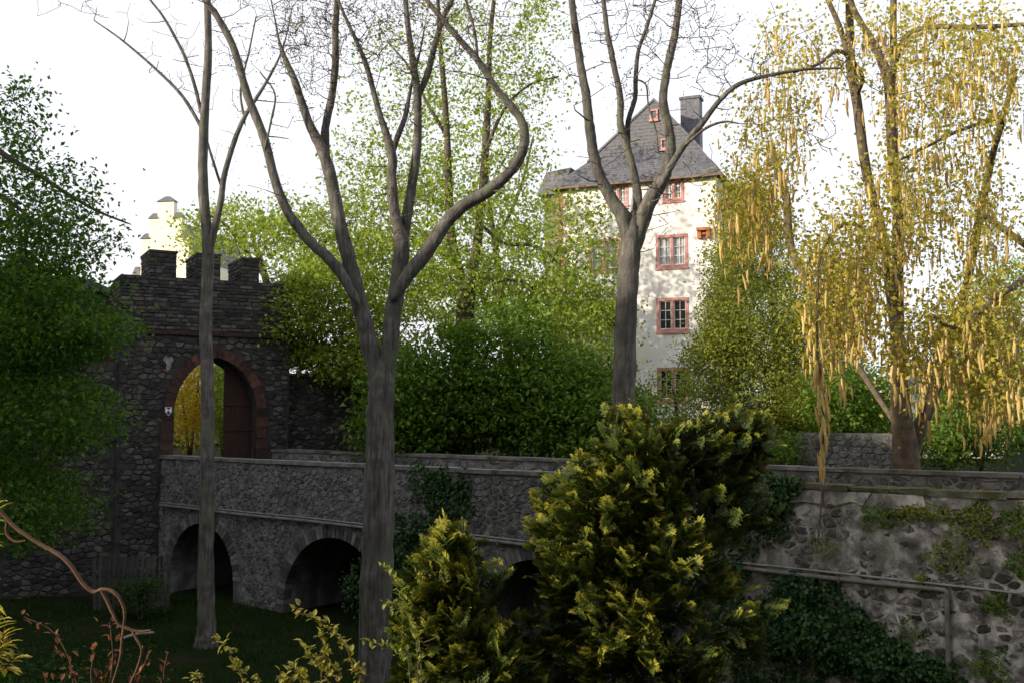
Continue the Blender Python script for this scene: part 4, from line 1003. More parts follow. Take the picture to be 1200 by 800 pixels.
# olive, vase-shaped tree right of the house
bv = at(912, 520, 44.0); bv[2] = DECK
leafy('olive_green_tree', 'dense olive green tree hiding the right edge of the white house', 'tree', tuple(bv), [
    ([(915, 545, 16), (914, 480, 14), (912, 420, 11), (905, 360, 8), (895, 300, 5), (888, 260, 3)], 44), ([(914, 470, 8), (890, 420, 6), (865, 380, 5), (845, 350, 3)], 43.6), ([(913, 440, 8), (930, 390, 6), (945, 340, 4), (950, 290, 3)], 44.4)],
    [(890, 300, 45, 55, 44, 3.5, 200), (885, 380, 60, 60, 43.5, 4, 300), (900, 460, 80, 50, 43, 4, 320), (940, 400, 50, 80, 44, 4, 240), (835, 430, 40, 50, 42.5, 2, 130), (960, 480, 50, 40, 41, 3, 160), (975, 420, 40, 60, 44, 3, 150), (860, 500, 60, 25, 42, 3, 120), (870, 250, 34, 45, 44, 3, 110), (853, 325, 26, 45, 43, 2.5, 110), (845, 385, 30, 40, 42.5, 2, 100)],
    L_vase, M_bark_dark, 0.13, 34, 0.32, n_along=2500, rk=0.004, rmax=0.05)
# right background greenery
for px_, py_, rx, ry, D_, n_, lm, lab in ((1150, 490, 75, 55, 37, 330, L_mid, 'leafy green shrub right of the golden tree trunk'), (1010, 470, 50, 45, 40, 200, L_mid, 'dark green shrub left of the golden tree trunk above the garden wall'),
        (1180, 370, 60, 70, 46, 260, L_fresh, 'bright green tree beyond the golden catkin tree'), (1120, 470, 40, 40, 42, 150, L_mid, 'green shrub in front of the white cottage'), (905, 526, 45, 13, 38, 110, L_mid, 'low green bush below the picket fence'), (1105, 515, 50, 26, 36, 200, L_mid, 'low leafy shrub right beside the golden tree base'), (985, 470, 45, 40, 38.5, 240, L_hedge, 'dense green shrub behind the long hanging strand')):
    bq = at(px_, 535, D_); bq[2] = DECK
    leafy('leafy_shrub', lab, 'shrub', tuple(bq), [([(px_, 556, 6), (px_ + 3, min(500, py_ + 20), 5), (px_ - 4, py_ - ry * .4, 3)], D_)], [(px_, py_, rx, ry, D_, 2.2, n_)], lm, M_bark_dark, 0.16, 20, 0.28, face=up_face)

# far wood closing the horizon
n_ = 26000; fx = rng.uniform(-75, 75, n_); fy = rng.uniform(78, 96, n_); hh_ = 4.2 + 1.6 * np.sin(fx * .21) + 1.2 * np.sin(fx * .53 + 1) + .7 * np.sin(fx * 1.3)
lv = Leaves(); lv.add(np.stack([fx, fy, DECK + hh_ * rng.uniform(0, 1, n_) ** .7], 1), 0.75, aspect=.7)
tag(lv.build('far_wood', L_mid), 'distant green wood behind castle and gateway', 'wood', kind='stuff')
# ---- golden tree with hanging catkins
DG = 30.0; bg = at(1063, 548, DG); bg[2] = DECK
sk = Skeleton()
sk.limb([(1063, 570, 38), (1062, 548, 32), (1060, 515, 28), (1056, 480, 24), (1053, 430, 18), (1052, 370, 14), (1052, 300, 13), (1052, 240, 13), (1046, 175, 13), (1042, 100, 13), (1030, 65, 10), (1020, 45, 8), (1000, 10, 7), (990, -30, 6)], DG, 12)
sk.limb([(1054, 440, 12), (1048, 380, 12), (1040, 320, 11), (1035, 280, 11), (1015, 200, 12), (1005, 125, 12), (997, 75, 12), (995, 0, 9), (992, -40, 8)], DG + .4, 10)
sk.limb([(1066, 530, 20), (1078, 500, 18), (1090, 470, 16), (1105, 430, 12), (1120, 380, 10), (1135, 325, 9), (1145, 270, 10), (1155, 220, 9), (1165, 175, 8), (1174, 140, 7), (1190, 90, 6)], DG + .2, 10)
sk.limb([(1045, 110, 8), (1047, 75, 9), (1047, 0, 8), (1048, -40, 7)], DG + .5, 8)
sk.limb([(997, 80, 7), (985, 35, 7), (970, 0, 6), (958, -30, 5)], DG, 8)
sk.limb([(1058, 510, 6, DG), (1000, 420, 8, DG + 2), (940, 320, 9, DG + 3), (925, 280, 10, DG + 3.5), (922, 235, 10, DG + 3.5), (912, 200, 10, DG + 3.5), (902, 165, 7, DG + 3.5)], DG, 8)
sk.limb([(1045, 90, 7, DG), (1060, 45, 6, DG - 1), (1090, 32, 6, DG - 2), (1145, 32, 6, DG - 3), (1210, 28, 5, DG - 4)], DG, 7)
sk.limb([(1005, 110, 6, DG), (1010, 88, 5, DG - 1), (985, 60, 5, DG - 3), (960, 75, 4, DG - 5), (930, 85, 3, DG - 6)], DG, 7)
sk.limb([(1160, 190, 6, DG), (1175, 140, 6, DG - 1), (1150, 145, 6, DG - 2.5), (1120, 155, 4.5, DG - 3.5), (1090, 170, 4, DG - 4.5), (1060, 185, 3, DG - 5), (1035, 196, 2, DG - 5.2)], DG, 7)
sk.limb([(1150, 250, 8, DG), (1215, 300, 8, DG - 3), (1200, 327, 8, DG - 5), (1170, 347, 7.5, DG - 6), (1140, 372, 6.5, DG - 6.5), (1115, 384, 5, DG - 7), (1095, 372, 3, DG - 7.3)], DG, 7)
sk.limb([(1040, 300, 6, DG), (1000, 262, 5, DG - 3), (965, 290, 4, DG - 6), (958, 350, 3, DG - 7.2), (958, 430, 2.2, DG - 7.6)], DG, 7)
TT = []
for b in ((866, 235, 26, 60, 28, 3, 34), (900, 150, 50, 70, 28, 4, 42), (885, 240, 45, 45, 28, 4, 40), (940, 60, 60, 60, 28, 4, 30), (990, 300, 55, 60, 25.5, 4, 85), (985, 365, 50, 40, 25, 3.5, 70), (1085, 400, 55, 45, 25, 3.5, 55),
          (1150, 370, 60, 60, 25, 4, 90), (1165, 440, 45, 40, 24, 3, 50), (1120, 240, 75, 80, 26, 4.5, 75), (1150, 80, 65, 80, 26.5, 4, 85), (1060, 120, 60, 90, 27, 4, 36), (1040, 240, 50, 60, 26.5, 4, 40), (1060, 30, 60, 40, 27, 4, 28)):
    TT.append(blob(*b))
TT = np.concatenate(TT)
sk.reach(TT, arch=0.22, rtip=0.005, rk=0.0035, rmax=0.035, up_pen=0.1, step=0.6)
lv = Leaves(); tips = np.array([t for t, d in sk.tips])
lv.add(clusters(tips, 20, (0.34, 0.34, 0.42)), 0.12, aspect=0.7, droop=0.4); lv.add(sk.pts_along(6000, 0.26), 0.12, aspect=0.7, droop=0.4)
strand_tw = Tubes(); cat = []
for t in tips:
    L_ = rng.uniform(0.25, 1.5) * (1.0 if t[2] < EYE + 3.5 else 0.9); n_ = max(1, int(L_ / 0.30) + int(rng.integers(0, 2)))
    m_ = 4; Pth = t + np.array([[rng.normal(0, .03) * k, rng.normal(0, .03) * k, -L_ * k / (m_ - 1)] for k in range(m_)])
    sk.twigs.add(Pth, [0.006] * m_, 3)
    for k in range(n_): f = rng.uniform(0.05, 1); cat.append(t + np.array([rng.normal(0, 0.13), rng.normal(0, 0.13), -L_ * f]))
    lv.add(t + np.stack([rng.normal(0, .1, 5), rng.normal(0, .1, 5), -rng.uniform(0, L_, 5)], 1), 0.095, aspect=0.7, droop=0.6)
# the one long strand that hangs down over the parapet
s0 = at(961, 425, DG - 7.6); s1 = at(964, 556, DG - 7.6); s2 = at(957, 645, DG - 7.6)
nn = 46
for k in range(nn):
    f = k / nn; p = s0 + (s1 - s0) * f; cat.append(p + np.array([rng.normal(0, .06), rng.normal(0, .06), 0.1]))
sk.twigs.add(smooth_path([s0, s0 * .6 + s1 * .4 + np.array([.05, 0, 0]), s1, (s1 + s2) / 2 + np.array([.02, 0, 0]), s2], 4), [0.02] * 17, 4)
for k in range(9):
    e = s2 + np.array([rng.uniform(-.25, .4), rng.uniform(-.15, .1), rng.uniform(-.1, .35)]); a_ = s2 + (s1 - s2) * rng.uniform(.05, .45)
    sk.twigs.add([a_, (a_ + e) / 2 + rng.normal(0, .05, 3), e], [0.012, 0.010, 0.006], 3)
golden = tree_parts('tall tree with hanging golden catkins and twin brown trunks behind the parapet', 'tree', 'catkin_tree', sk, lv, L_gold, M_bark_gold, tuple(bg))
cm_ = Tubes(); zc_ = np.linspace(0, 1, 6)
cm_.add(np.stack([0.05 * np.sin(zc_ * 3), 0 * zc_, -zc_], 1), [0.026, 0.06, 0.068, 0.064, 0.052, 0.012], 5, rough=0.15)
cv = np.concatenate(cm_.V); cf = np.concatenate(cm_.F)
def catkin_at(p, L_, yaw, lean):
    M = Matrix.Translation(Vector(p)) @ Matrix.Rotation(yaw, 4, 'Z') @ Matrix.Rotation(lean, 4, 'X') @ Matrix.Diagonal((L_, L_, L_, 1)); return M
cat = np.array(cat); cat = cat[(rng.random(len(cat)) < 0.72) | (np.arange(len(cat)) >= len(cat) - nn)]; dist = np.linalg.norm(cat - np.array([0, 0, EYE]), axis=1)
vis = (cat[:, 0] / cat[:, 1] < 0.5) & (cat[:, 2] < EYE + 9.5)
order = np.argsort(dist + 100 * (~vis)); meshes = []
for k in range(4): meshes.append(npmesh('catkin', cv, cf, np.full(len(cv), [0.15, 0.4, 0.65, 0.9][k])))
VV = []; FF = []; TTn = []; nb = 0
for j, i in enumerate(order):
    L_ = rng.uniform(0.26, 0.56); M = catkin_at(cat[i], L_, rng.uniform(0, 6.28), rng.normal(0, 0.12))
    if j < 300:
        o = link('catkin', meshes[j % 4], L_catkin, golden); o.matrix_local = Matrix.Translation(-Vector(bg)) @ M
    else:
        A_ = np.array(M); VV.append(cv @ A_[:3, :3].T + A_[:3, 3] - bg); FF.append(cf + nb); nb += len(cv); TTn.append(np.full(len(cv), rng.uniform(0, 1)))
o = link('catkin_mass', npmesh('catkin_mass', np.concatenate(VV), np.concatenate(FF), np.concatenate(TTn)), L_catkin, golden); o['kind'] = 'stuff'
for me_ in meshes: me_.polygons.foreach_set('use_smooth', [True] * len(me_.polygons))

# ---- conifer in front, built from flat fan-shaped sprays
def spray_template():
    V = []; F = []; t = []
    def kite(p, d, L, w, t0, t1, up):
        d = np.array(d) / np.linalg.norm(d); s_ = np.cross(d, (0, 0, 1.0)); s_ /= np.linalg.norm(s_) + 1e-9; n = len(V)
        V.extend([p, p + d * L * .5 + s_ * w + np.array([0, 0, up]), p + d * L, p + d * L * .5 - s_ * w + np.array([0, 0, up])]); F.append((n, n + 1, n + 2, n + 3)); t.extend([t0, (t0 + t1) / 2, t1, (t0 + t1) / 2])
    for k in range(8):
        f = 0.08 + 0.92 * k / 7; p = np.array([f * 0.75, 0, -0.10 * f * f])
        for s_ in (-1, 1):
            L = 0.46 * (1 - 0.6 * f) * rng.uniform(.75, 1.25); a = R(46 - 14 * f + rng.uniform(-6, 6)) * s_
            d = np.array((math.cos(a), math.sin(a), rng.uniform(-.25, .2))); kite(p, d, L, 0.034, f * .5, min(1, .45 + f * .55), 0.012)
            for g_, ss in ((0.35, 1), (0.55, -1), (0.72, 1)):
                q = p + d * L * g_; a2 = a + ss * s_ * R(34); kite(q, (math.cos(a2), math.sin(a2), rng.uniform(-.2, .2)), L * .42 * (1.2 - g_ * .5), 0.029, f * .5 + .05, min(1, .42 + f * .55), 0.008)
    kite(np.array([0.6, 0, -.05]), (1, 0, -.15), 0.40, 0.038, .6, 1, .02)
    kite(np.array([0, 0, 0.0]), (1, 0, -.08), 0.75, 0.012, 0, .4, 0)
    return np.array(V), np.array(F), np.array(t)
SPR_T = [spray_template() for _ in range(4)]
def put_sprays(lv, P, Dn, size, tip):
    """P origins, Dn outward directions"""
    for T_i in range(4):
        k = np.arange(len(P)) % 4 == T_i; p = P[k]; d = Dn[k].copy()
        if not len(p): continue
        V0, F0, t0 = SPR_T[T_i]; n = len(p)
        d += rng.normal(0, 0.22, d.shape); d /= np.linalg.norm(d, axis=1)[:, None]
        up = np.array([0, 0, 1.0]) + rng.normal(0, 0.5, d.shape); s_ = np.cross(up, d); s_ /= np.linalg.norm(s_, axis=1)[:, None]; u_ = np.cross(d, s_)
        L = size * rng.uniform(.6, 1.35, n)
        V = p[:, None, :] + L[:, None, None] * (V0[None, :, 0:1] * d[:, None, :] + V0[None, :, 1:2] * s_[:, None, :] + V0[None, :, 2:3] * u_[:, None, :])
        F = (F0[None] + (np.arange(n) * len(V0))[:, None, None]).reshape(-1, 4)
        lv.put(V.reshape(-1, 3), F, np.clip(t0[None] * (0.45 + 0.75 * tip[k])[:, None] + rng.normal(0, .05, (n, 1)), 0, 1).ravel())
def conifer(label, base, top, clumps, plumes, name='golden_conifer', group=None):
    sk = Skeleton(); b = np.array(base); tp = np.array(top)
    sk.limb_w([b - [0, 0, .2], b * .6 + tp * .4 + [.05, 0, 0], b * .25 + tp * .75, tp], [0.10, 0.08, 0.05, 0.012], 9, per=6)
    lv = Leaves(); heads = []
    for px_, py_, rx, ry, D_, rD, n in clumps: heads.append(blob(px_, py_, rx, ry, D_, rD, n))
    H = []
    for h_, cl in zip(heads, clumps):
        c_ = h_[:max(2, len(h_) // 8)]; c_ = np.repeat(c_, 6, 0)
        H.append(c_ + np.stack([rng.normal(0, .075, len(c_)), rng.normal(0, .075, len(c_)), rng.uniform(-.22, .2, len(c_))], 1))
    H = np.concatenate(H); sk.reach(H, arch=-0.12, rtip=0.006, rk=0.008, rmax=0.03, up_pen=0.9, step=0.3, jit=0.03)
    ax_pt = lambda p: b + (tp - b) * np.clip((p[2] - b[2] - 0.55) / (tp[2] - b[2]), 0, 1)
    C = np.array([ax_pt(h) for h in H]); O = H - C; rad = np.linalg.norm(O[:, :2], axis=1); O /= np.linalg.norm(O, axis=1)[:, None] + 1e-6
    O[:, 2] = O[:, 2] * .6 + 0.45
    per = 5; P = np.repeat(H, per, 0) + rng.normal(0, 0.055, (len(H) * per, 3)); Dn = np.repeat(O, per, 0) + rng.normal(0, 0.34, (len(H) * per, 3))
    tip = np.clip(np.repeat(np.repeat(rng.uniform(.1, 1, len(H) // 6 + 1), 6)[:len(H)], per) + rng.normal(0, .15, len(P)), 0, 1)
    put_sprays(lv, P, Dn, 0.215, tip)
    # single plumes that break the outline
    for (px_, py_, D_, n) in plumes:
        c_ = at(px_, py_, D_); o_ = c_ - ax_pt(c_); o_ /= np.linalg.norm(o_); o_[2] = o_[2] * .5 + .45; o_ /= np.linalg.norm(o_)
        sz_ = rng.uniform(.8, 1.35); c_ = c_ + o_ * rng.uniform(-.04, .12); back = c_ - o_ * 0.62 * sz_; sk.reach(np.array([c_ - o_ * .12]), arch=-.1, rtip=.006, rk=.008, rmax=.025, up_pen=.5, step=.25)
        f_ = rng.uniform(0, 1, n) ** .8; Pp = back + o_ * (0.57 * sz_ * f_)[:, None] + rng.normal(0, 1, (n, 3)) * (.07 * (1.15 - f_))[:, None]
        put_sprays(lv, Pp, np.tile(o_, (n, 1)) + rng.normal(0, .38, (n, 3)), 0.19, np.clip(.45 + .5 * f_ + rng.normal(0, .1, n), 0, 1))
    return tree_parts(label, 'conifer', name, sk, lv, L_conifer, M_bark_dark, tuple(b), group, crown='sprays')
bc1 = at(742, 800, 9.6); bc1[2] = gz_at(bc1)
conifer('large conifer with yellow tipped feathery sprays growing before the bridge', bc1, at(752, 492, 9.6), [
    (750, 525, 26, 28, 9.6, .35, 42), (725, 565, 42, 34, 9.4, .5, 90), (775, 575, 45, 36, 9.7, .6, 66), (685, 615, 38, 34, 9.2, .5, 84), (745, 640, 60, 40, 9.4, .8, 72), (676, 655, 26, 24, 9.1, .4, 40), (705, 700, 50, 34, 9.2, .6, 72),
    (822, 530, 42, 15, 9.8, .45, 54), (866, 530, 20, 24, 9.9, .3, 42), (840, 575, 36, 26, 9.9, .5, 48), (815, 625, 50, 40, 9.8, .7, 54), (790, 695, 60, 40, 9.6, .8, 54), (735, 765, 50, 34, 9.0, .5, 72), (800, 775, 70, 30, 9.4, .8, 42), (865, 590, 26, 24, 10, .4, 24), (660, 785, 34, 30, 9.2, .4, 36)],
    [(756, 478, 9.6, 22), (738, 492, 9.5, 20), (722, 508, 9.4, 22), (700, 522, 9.3, 22), (712, 540, 9.1, 20), (682, 548, 9.2, 24), (662, 572, 9.2, 22), (690, 575, 8.9, 20), (642, 596, 9.1, 24), (665, 604, 8.8, 20), (636, 622, 9.0, 20), (632, 644, 9.0, 20), (640, 640, 8.7, 20), (646, 672, 8.9, 20), (650, 694, 8.7, 20), (644, 702, 8.9, 14), (682, 640, 8.6, 20), (712, 600, 8.7, 20), (745, 560, 8.8, 22), (770, 530, 9.2, 20),
     (785, 498, 9.6, 20), (806, 512, 9.7, 22), (830, 516, 9.8, 34), (850, 526, 9.9, 28), (864, 506, 9.9, 36), (882, 514, 10.0, 34), (895, 540, 10.0, 20), (872, 545, 9.9, 22), (800, 560, 9.1, 16), (770, 600, 8.9, 18), (735, 650, 8.6, 20), (690, 700, 8.5, 20), (760, 706, 8.7, 18), (742, 722, 8.5, 22), (715, 745, 8.4, 22), (690, 770, 8.5, 20), (760, 770, 8.5, 22), (885, 712, 9.1, 18), (905, 708, 9.2, 18), (870, 720, 9.0, 16), (800, 760, 8.8, 14), (840, 640, 9.4, 12), (660, 745, 8.6, 18)])
bc2 = at(545, 800, 8.8); bc2[2] = gz_at(bc2)
conifer('smaller conifer with yellow tipped sprays left of the large one', bc2, at(537, 640, 8.8), [
    (537, 665, 22, 18, 8.8, .25, 30), (520, 695, 32, 24, 8.7, .35, 48), (548, 705, 22, 20, 8.9, .3, 30), (520, 745, 42, 34, 8.7, .45, 72), (580, 765, 28, 26, 8.9, .4, 30), (540, 792, 60, 26, 8.6, .45, 60), (610, 792, 34, 24, 8.8, .4, 24)],
    [(536, 630, 8.7, 22), (520, 640, 8.6, 22), (552, 640, 8.8, 18), (508, 664, 8.5, 22), (530, 668, 8.4, 18), (560, 664, 8.7, 14), (500, 692, 8.4, 22), (520, 705, 8.3, 20), (548, 690, 8.4, 18), (490, 716, 8.4, 20), (482, 745, 8.3, 22), (510, 745, 8.2, 20), (540, 735, 8.3, 20), (475, 772, 8.3, 20), (500, 780, 8.1, 22), (535, 775, 8.2, 20), (572, 738, 8.6, 16), (590, 760, 8.5, 18), (560, 785, 8.3, 18), (605, 780, 8.5, 14)])

# ---- ivy and wall plants
def ivy(name, label, regions, size=0.10, cat='ivy', mat=L_ivy, thick=0.16, stems=True):
    """regions: (u, z, ru, rz, n, out) on the bridge plane"""
    u0, z0 = regions[0][0], regions[0][1]; bx_, by_ = b_world(u0, -0.02)
    root = empty(name, (bx_, by_, z0), BA, label, cat)
    lv = Leaves(); tb = Tubes()
    for (u, z, ru, rz, n, out) in regions:
        a = rng.uniform(0, 2 * np.pi, n); r_ = np.sqrt(rng.uniform(0, 1, n)) * (1 + 0.28 * np.sin(a * 3 + u) + 0.18 * np.sin(a * 7 + z))
        pu = u + ru * r_ * np.cos(a); pz = z + rz * r_ * np.sin(a); pb = rng.uniform(0.03, 1, n) * out * np.clip(1.25 - r_, .15, 1) + 0.04
        P = np.stack([pu - u0, -pb, np.maximum(pz, FLOOR + 0.02) - z0], 1)
        lv.add(P, size, aspect=0.85, droop=0.7, face=np.array([0, -1.0, 0.35]))
        if stems:
            for k in range(4):
                x_ = u - u0 + rng.uniform(-.6, .6) * ru; t_ = np.array([[x_, -.035, z - rz - z0], [x_ + rng.normal(0, .08), -.04, z - z0], [x_ + rng.normal(0, .12), -.035, z + rz * .8 - z0]]); tb.add(t_, [.012, .009, .004], 4)
    lv.build('foliage', mat, root)
    if tb.n: tb.build('stems', M_bark_dark, root)['kind'] = 'stuff'
    return root
def u_of(px): r = (px - 600) / 1200; return (r * BY - BX) / (bc - r * bs_)
def uz(px, py): u = u_of(px); return u, at(px, py, BY + bs_ * u)[2]
def uzr(px, py, rx, ry, n, out):
    u, z = uz(px, py); u1 = u_of(px + rx) - u; return (u, z, u1, W(ry, BY + bs_ * u), n, out)
ivy('ivy', 'green ivy curtain hanging from the bridge parapet right of the big trunk', [uzr(525, 585, 24, 34, 900, .14), uzr(500, 565, 22, 24, 350, .12), uzr(545, 570, 10, 20, 150, .1)], 0.10)
ivy('ivy', 'dark ivy mass filling the pier beside the middle arch', [uzr(480, 650, 34, 45, 1300, .4), uzr(470, 720, 34, 50, 1300, .6), uzr(500, 620, 30, 18, 400, .2), uzr(425, 690, 18, 40, 400, .3)], 0.11)
ivy('ivy', 'dense ivy tuft spilling over the retaining wall beside the conifer', [uzr(895, 585, 40, 32, 1600, .55), uzr(860, 600, 40, 40, 900, .5), uzr(905, 575, 25, 20, 500, .5)], 0.095)
ivy('ivy', 'ivy bank piled at the foot of the retaining wall', [uzr(950, 740, 70, 45, 2600, .7), uzr(1030, 770, 60, 30, 1600, .7), uzr(940, 690, 40, 22, 700, .3), uzr(880, 750, 60, 60, 1800, .8), uzr(1090, 790, 30, 18, 500, .4)], 0.10)
ivy('ivy', 'ivy screen behind the conifer under the retaining wall pipes', [uzr(800, 680, 60, 60, 2000, .5), uzr(850, 660, 30, 40, 700, .4)], 0.10)
for k, (px_, py_, rx, ry, n, lm, lab) in enumerate(((1030, 605, 28, 14, 260, L_mid, 'mossy tuft on the retaining wall below its plaster band'), (1085, 600, 50, 10, 420, L_vase, 'long olive moss cushion along the top of the retaining wall'), (1140, 610, 24, 26, 330, L_vase, 'yellowish weed hanging from the top of the retaining wall'),
        (1190, 612, 24, 24, 360, L_mid, 'bright green fern clump high on the retaining wall'), (1110, 650, 30, 22, 240, L_vase, 'brown green weed in the middle of the retaining wall'), (1195, 660, 22, 20, 260, L_mid, 'green weed just above the conduit at the wall end'),
        (1075, 677, 10, 7, 70, L_vase, 'small weed growing on the pipes'), (1160, 705, 16, 16, 180, L_mid, 'green weed below the conduit right of the elbow'), (1150, 780, 26, 18, 260, L_mid, 'weed clump low on the wall right of the down pipe'), (965, 640, 16, 10, 60, L_vase, 'dry weed under the hanging strand'), (1060, 740, 18, 20, 140, L_mid, 'weed left of the down pipe above the ivy bank'))):
    ivy('wall_plant', lab, [uzr(px_, py_, rx, ry, int(n * 1.7), .16)], 0.052, 'plant', lm, stems=False)
# moss cushion lines on the wall top
lvm = Leaves(); uu = rng.uniform(u_of(905), 31, 2600); xx = []
for u_ in uu:
    if math.sin(u_ * 2.1) + math.sin(u_ * 5.3 + 1) < -0.6: continue
    x_, y_ = b_world(u_, rng.uniform(-0.085, 0.0)); xx.append((x_, y_, PAR - 0.02 + rng.uniform(-0.10, 0.03) * 1))
lvm.add(np.array(xx), 0.035, aspect=0.7); o = lvm.build('moss', L_vase); tag(o, 'thin moss line along the coping of the retaining wall', 'moss', kind='stuff')

# ---- moat floor: grass, undergrowth, sticks
N = 60000; gxp = rng.uniform(-20, 22, N); gyp = rng.uniform(5, 40, N); u_, s_ = b_local(gxp, gyp); _, gl = g_local(gxp, gyp)
k = (s_ < -0.15) & (gl < -0.1) & (np.sin(gxp * .9) * np.sin(gyp * .7 + 1) > -0.75); gxp, gyp = gxp[k], gyp[k]
P = np.stack([gxp, gyp, ground_z(gxp, gyp) - 0.01], 1); lv = Leaves()
for _ in range(2): lv.add(P + np.concatenate([rng.normal(0, .07, (len(P), 2)), np.zeros((len(P), 1))], 1), 0.17, aspect=0.12, axis=np.tile([0, 0, 1.0], (len(P), 1)))
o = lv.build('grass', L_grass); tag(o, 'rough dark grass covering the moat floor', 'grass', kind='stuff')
def bush(name, label, px_, D_, h, w, n, lm, leaf=0.09, per=16, group=None):
    b = at(px_, 700, D_); b[2] = gz_at(b); sk = Skeleton()
    for q in range(4): a = rng.uniform(0, 6.28); sk.limb_w([b - [0, 0, .1], b + [w * .2 * math.cos(a), w * .2 * math.sin(a), h * .4], b + [w * .5 * math.cos(a), w * .5 * math.sin(a), h * .8]], [.025, .018, .008], 6, per=4)
    T = b + np.stack([rng.normal(0, w * .42, n), rng.normal(0, w * .42, n), h * np.sqrt(rng.uniform(0.02, 1, n))], 1)
    sk.reach(T, rtip=.004, rk=.006, rmax=.02, step=.3); lv = Leaves(); lv.add(clusters(np.array([t for t, d in sk.tips]), per, w * .11), leaf, aspect=.65, face=up_face)
    return tree_parts(label, 'shrub', name, sk, lv, lm, M_bark_dark, tuple(b), group)
for px_, D_, h, w, n, lm, lab in ((640, 11.0, 2.2, 1.7, 260, L_dark, 'dark undergrowth bush between the two conifers'), (850, 11.5, 2.4, 2.0, 320, L_dark, 'dark undergrowth bush right of the large conifer'), (930, 14.0, 1.4, 1.6, 220, L_dark, 'low dark bush before the ivy bank'),
        (10, 17.5, 1.6, 1.8, 260, L_dark, 'dark bush under the broad green tree'), (465, 13.5, 1.5, 1.2, 160, L_ivy, 'dark bush left of the smaller conifer'), (165, 33.5, 1.2, 1.1, 120, L_dark, 'dark bush at the first arch below the gate wall'), (1010, 15.5, 1.2, 1.8, 200, L_ivy, 'low dark bush under the down pipe')):
    bush('undergrowth_bush', lab, px_, D_, h, w, n, lm)
t = Tubes(); a_ = at(140, 738, 30.2); b_ = at(180, 735, 31.0); a_[2] = gz_at(a_) + .06; b_[2] = gz_at(b_) + .12
t.add(smooth_path([a_, (a_ + b_) / 2 + [0, 0, .06], b_], 4), [.045] * 9, 6, .05); o = t.build('fallen_stick', surface('pale_wood', [(0.3, (0.22, 0.2, 0.17)), (0.7, (0.34, 0.31, 0.27))], 5)); tag(o, 'pale fallen stick lying left of the slim tree', 'stick')

# ---- foreground: shoots with single leaves, bronze shrub, twisted bough, leaf sprig
def leaf_mesh(L, w, tint_, fold=.2, tipd=.2):
    V = [(0, 0, 0), (L * .3, w * .8, fold * w), (L * .65, w * .75, fold * w - tipd * L * .3), (L, 0, -tipd * L), (L * .65, -w * .75, fold * w - tipd * L * .3), (L * .3, -w * .8, fold * w), (L * .33, 0, 0), (L * .66, 0, -tipd * L * .35)]
    F = [(0, 6, 1), (1, 6, 7, 2), (2, 7, 3), (0, 5, 6), (5, 4, 7, 6), (4, 3, 7)]
    me = bpy.data.meshes.new('leaf'); me.from_pydata(V, [], F); me.update(); a = me.attributes.new('tint', 'FLOAT', 'POINT'); a.data.foreach_set('value', np.full(len(V), tint_, np.float32)); return me
def leafy_shoots(name, label, cat, base, paths, D, L, w, lm, bark, per_px=7.0, r=.005, cluster=2, spread=0.03):
    root = empty(name, tuple(base), 0, label, cat); tb = Tubes(); ms = [leaf_mesh(L, w, x) for x in (.1, .35, .6, .9)]; cnt = 0
    for pth in paths:
        P = [at(q[0], q[1], q[2] if len(q) > 2 else D) for q in pth]; P = [np.array(base) + rng.normal(0, .03, 3)] + P if pth[0][1] > 770 else P
        Q = smooth_path(P, 8); tb.add(Q - base, np.linspace(r, r * .4, len(Q)), 5)
        st = 8 if pth[0][1] > 770 else 0; Qv = Q[st:]; ln = np.linalg.norm(np.diff(Qv, axis=0), axis=1).sum(); n = int(ln / W(per_px, D))
        for k in range(n):
            f = (k + rng.uniform(0, .6)) / n * (len(Qv) - 1); i = min(int(f), len(Qv) - 2); p = Qv[i] + (Qv[i + 1] - Qv[i]) * (f - i); tg = Qv[i + 1] - Qv[i]; tg /= np.linalg.norm(tg) + 1e-9
            for c in range(cluster):
                d = Vector(tg * .5 + rng.normal(0, .7, 3) + np.array([0, 0, .25])); o = link('leaf', ms[int(rng.integers(0, 4))], lm, root); s_ = rng.uniform(.6, 1.25)
                o.location = Vector(p - base + rng.normal(0, spread, 3) * .4); o.rotation_euler = d.to_track_quat('X', 'Z').to_euler(); o.scale = (s_, s_, s_); cnt += 1
    tb.build('stems', bark, root)['kind'] = 'stuff'
    return root
bs1 = at(385, 850, 6.0); bs1[2] = gz_at(bs1)
leafy_shoots('shrub_shoots', 'yellow green leafy shoots arching in the foreground under the middle arch', 'shrub', bs1, [
    [(421, 800), (417, 788), (405, 757), (390, 740), (370, 724), (343, 711)], [(377, 800), (380, 775), (380, 758), (374, 742)], [(385, 800), (370, 775), (355, 757)], [(362, 805), (352, 792), (340, 780)], [(395, 802), (392, 785), (378, 770)], [(345, 806), (335, 798), (326, 792)]], 6.0, .047, .017, L_shoot, M_twig_red, 3.6, cluster=3)
bs2 = at(290, 850, 6.2); bs2[2] = gz_at(bs2)
leafy_shoots('shrub_shoots', 'short yellow green shoot in front of the slim tree foot', 'shrub', bs2, [[(285, 805), (277, 780), (267, 762), (252, 746)], [(240, 806), (232, 795), (224, 788)], [(300, 806), (297, 795)]], 6.2, .047, .017, L_shoot, M_twig_red, 3.6, cluster=3)
bs3 = at(492, 840, 7.4); bs3[2] = gz_at(bs3)
leafy_shoots('shrub_shoots', 'thin shoot with pale green leaves before the big trunk', 'shrub', bs3, [[(494, 790), (486, 745), (478, 715), (470, 697), (462, 682), (449, 660)], [(480, 790), (470, 768), (455, 758), (424, 748)], [(490, 785), (480, 722), (465, 712), (452, 706)]], 7.4, .05, .018, L_vase, M_bark_dark, 4)
bs4 = at(120, 850, 6.2); bs4[2] = gz_at(bs4)
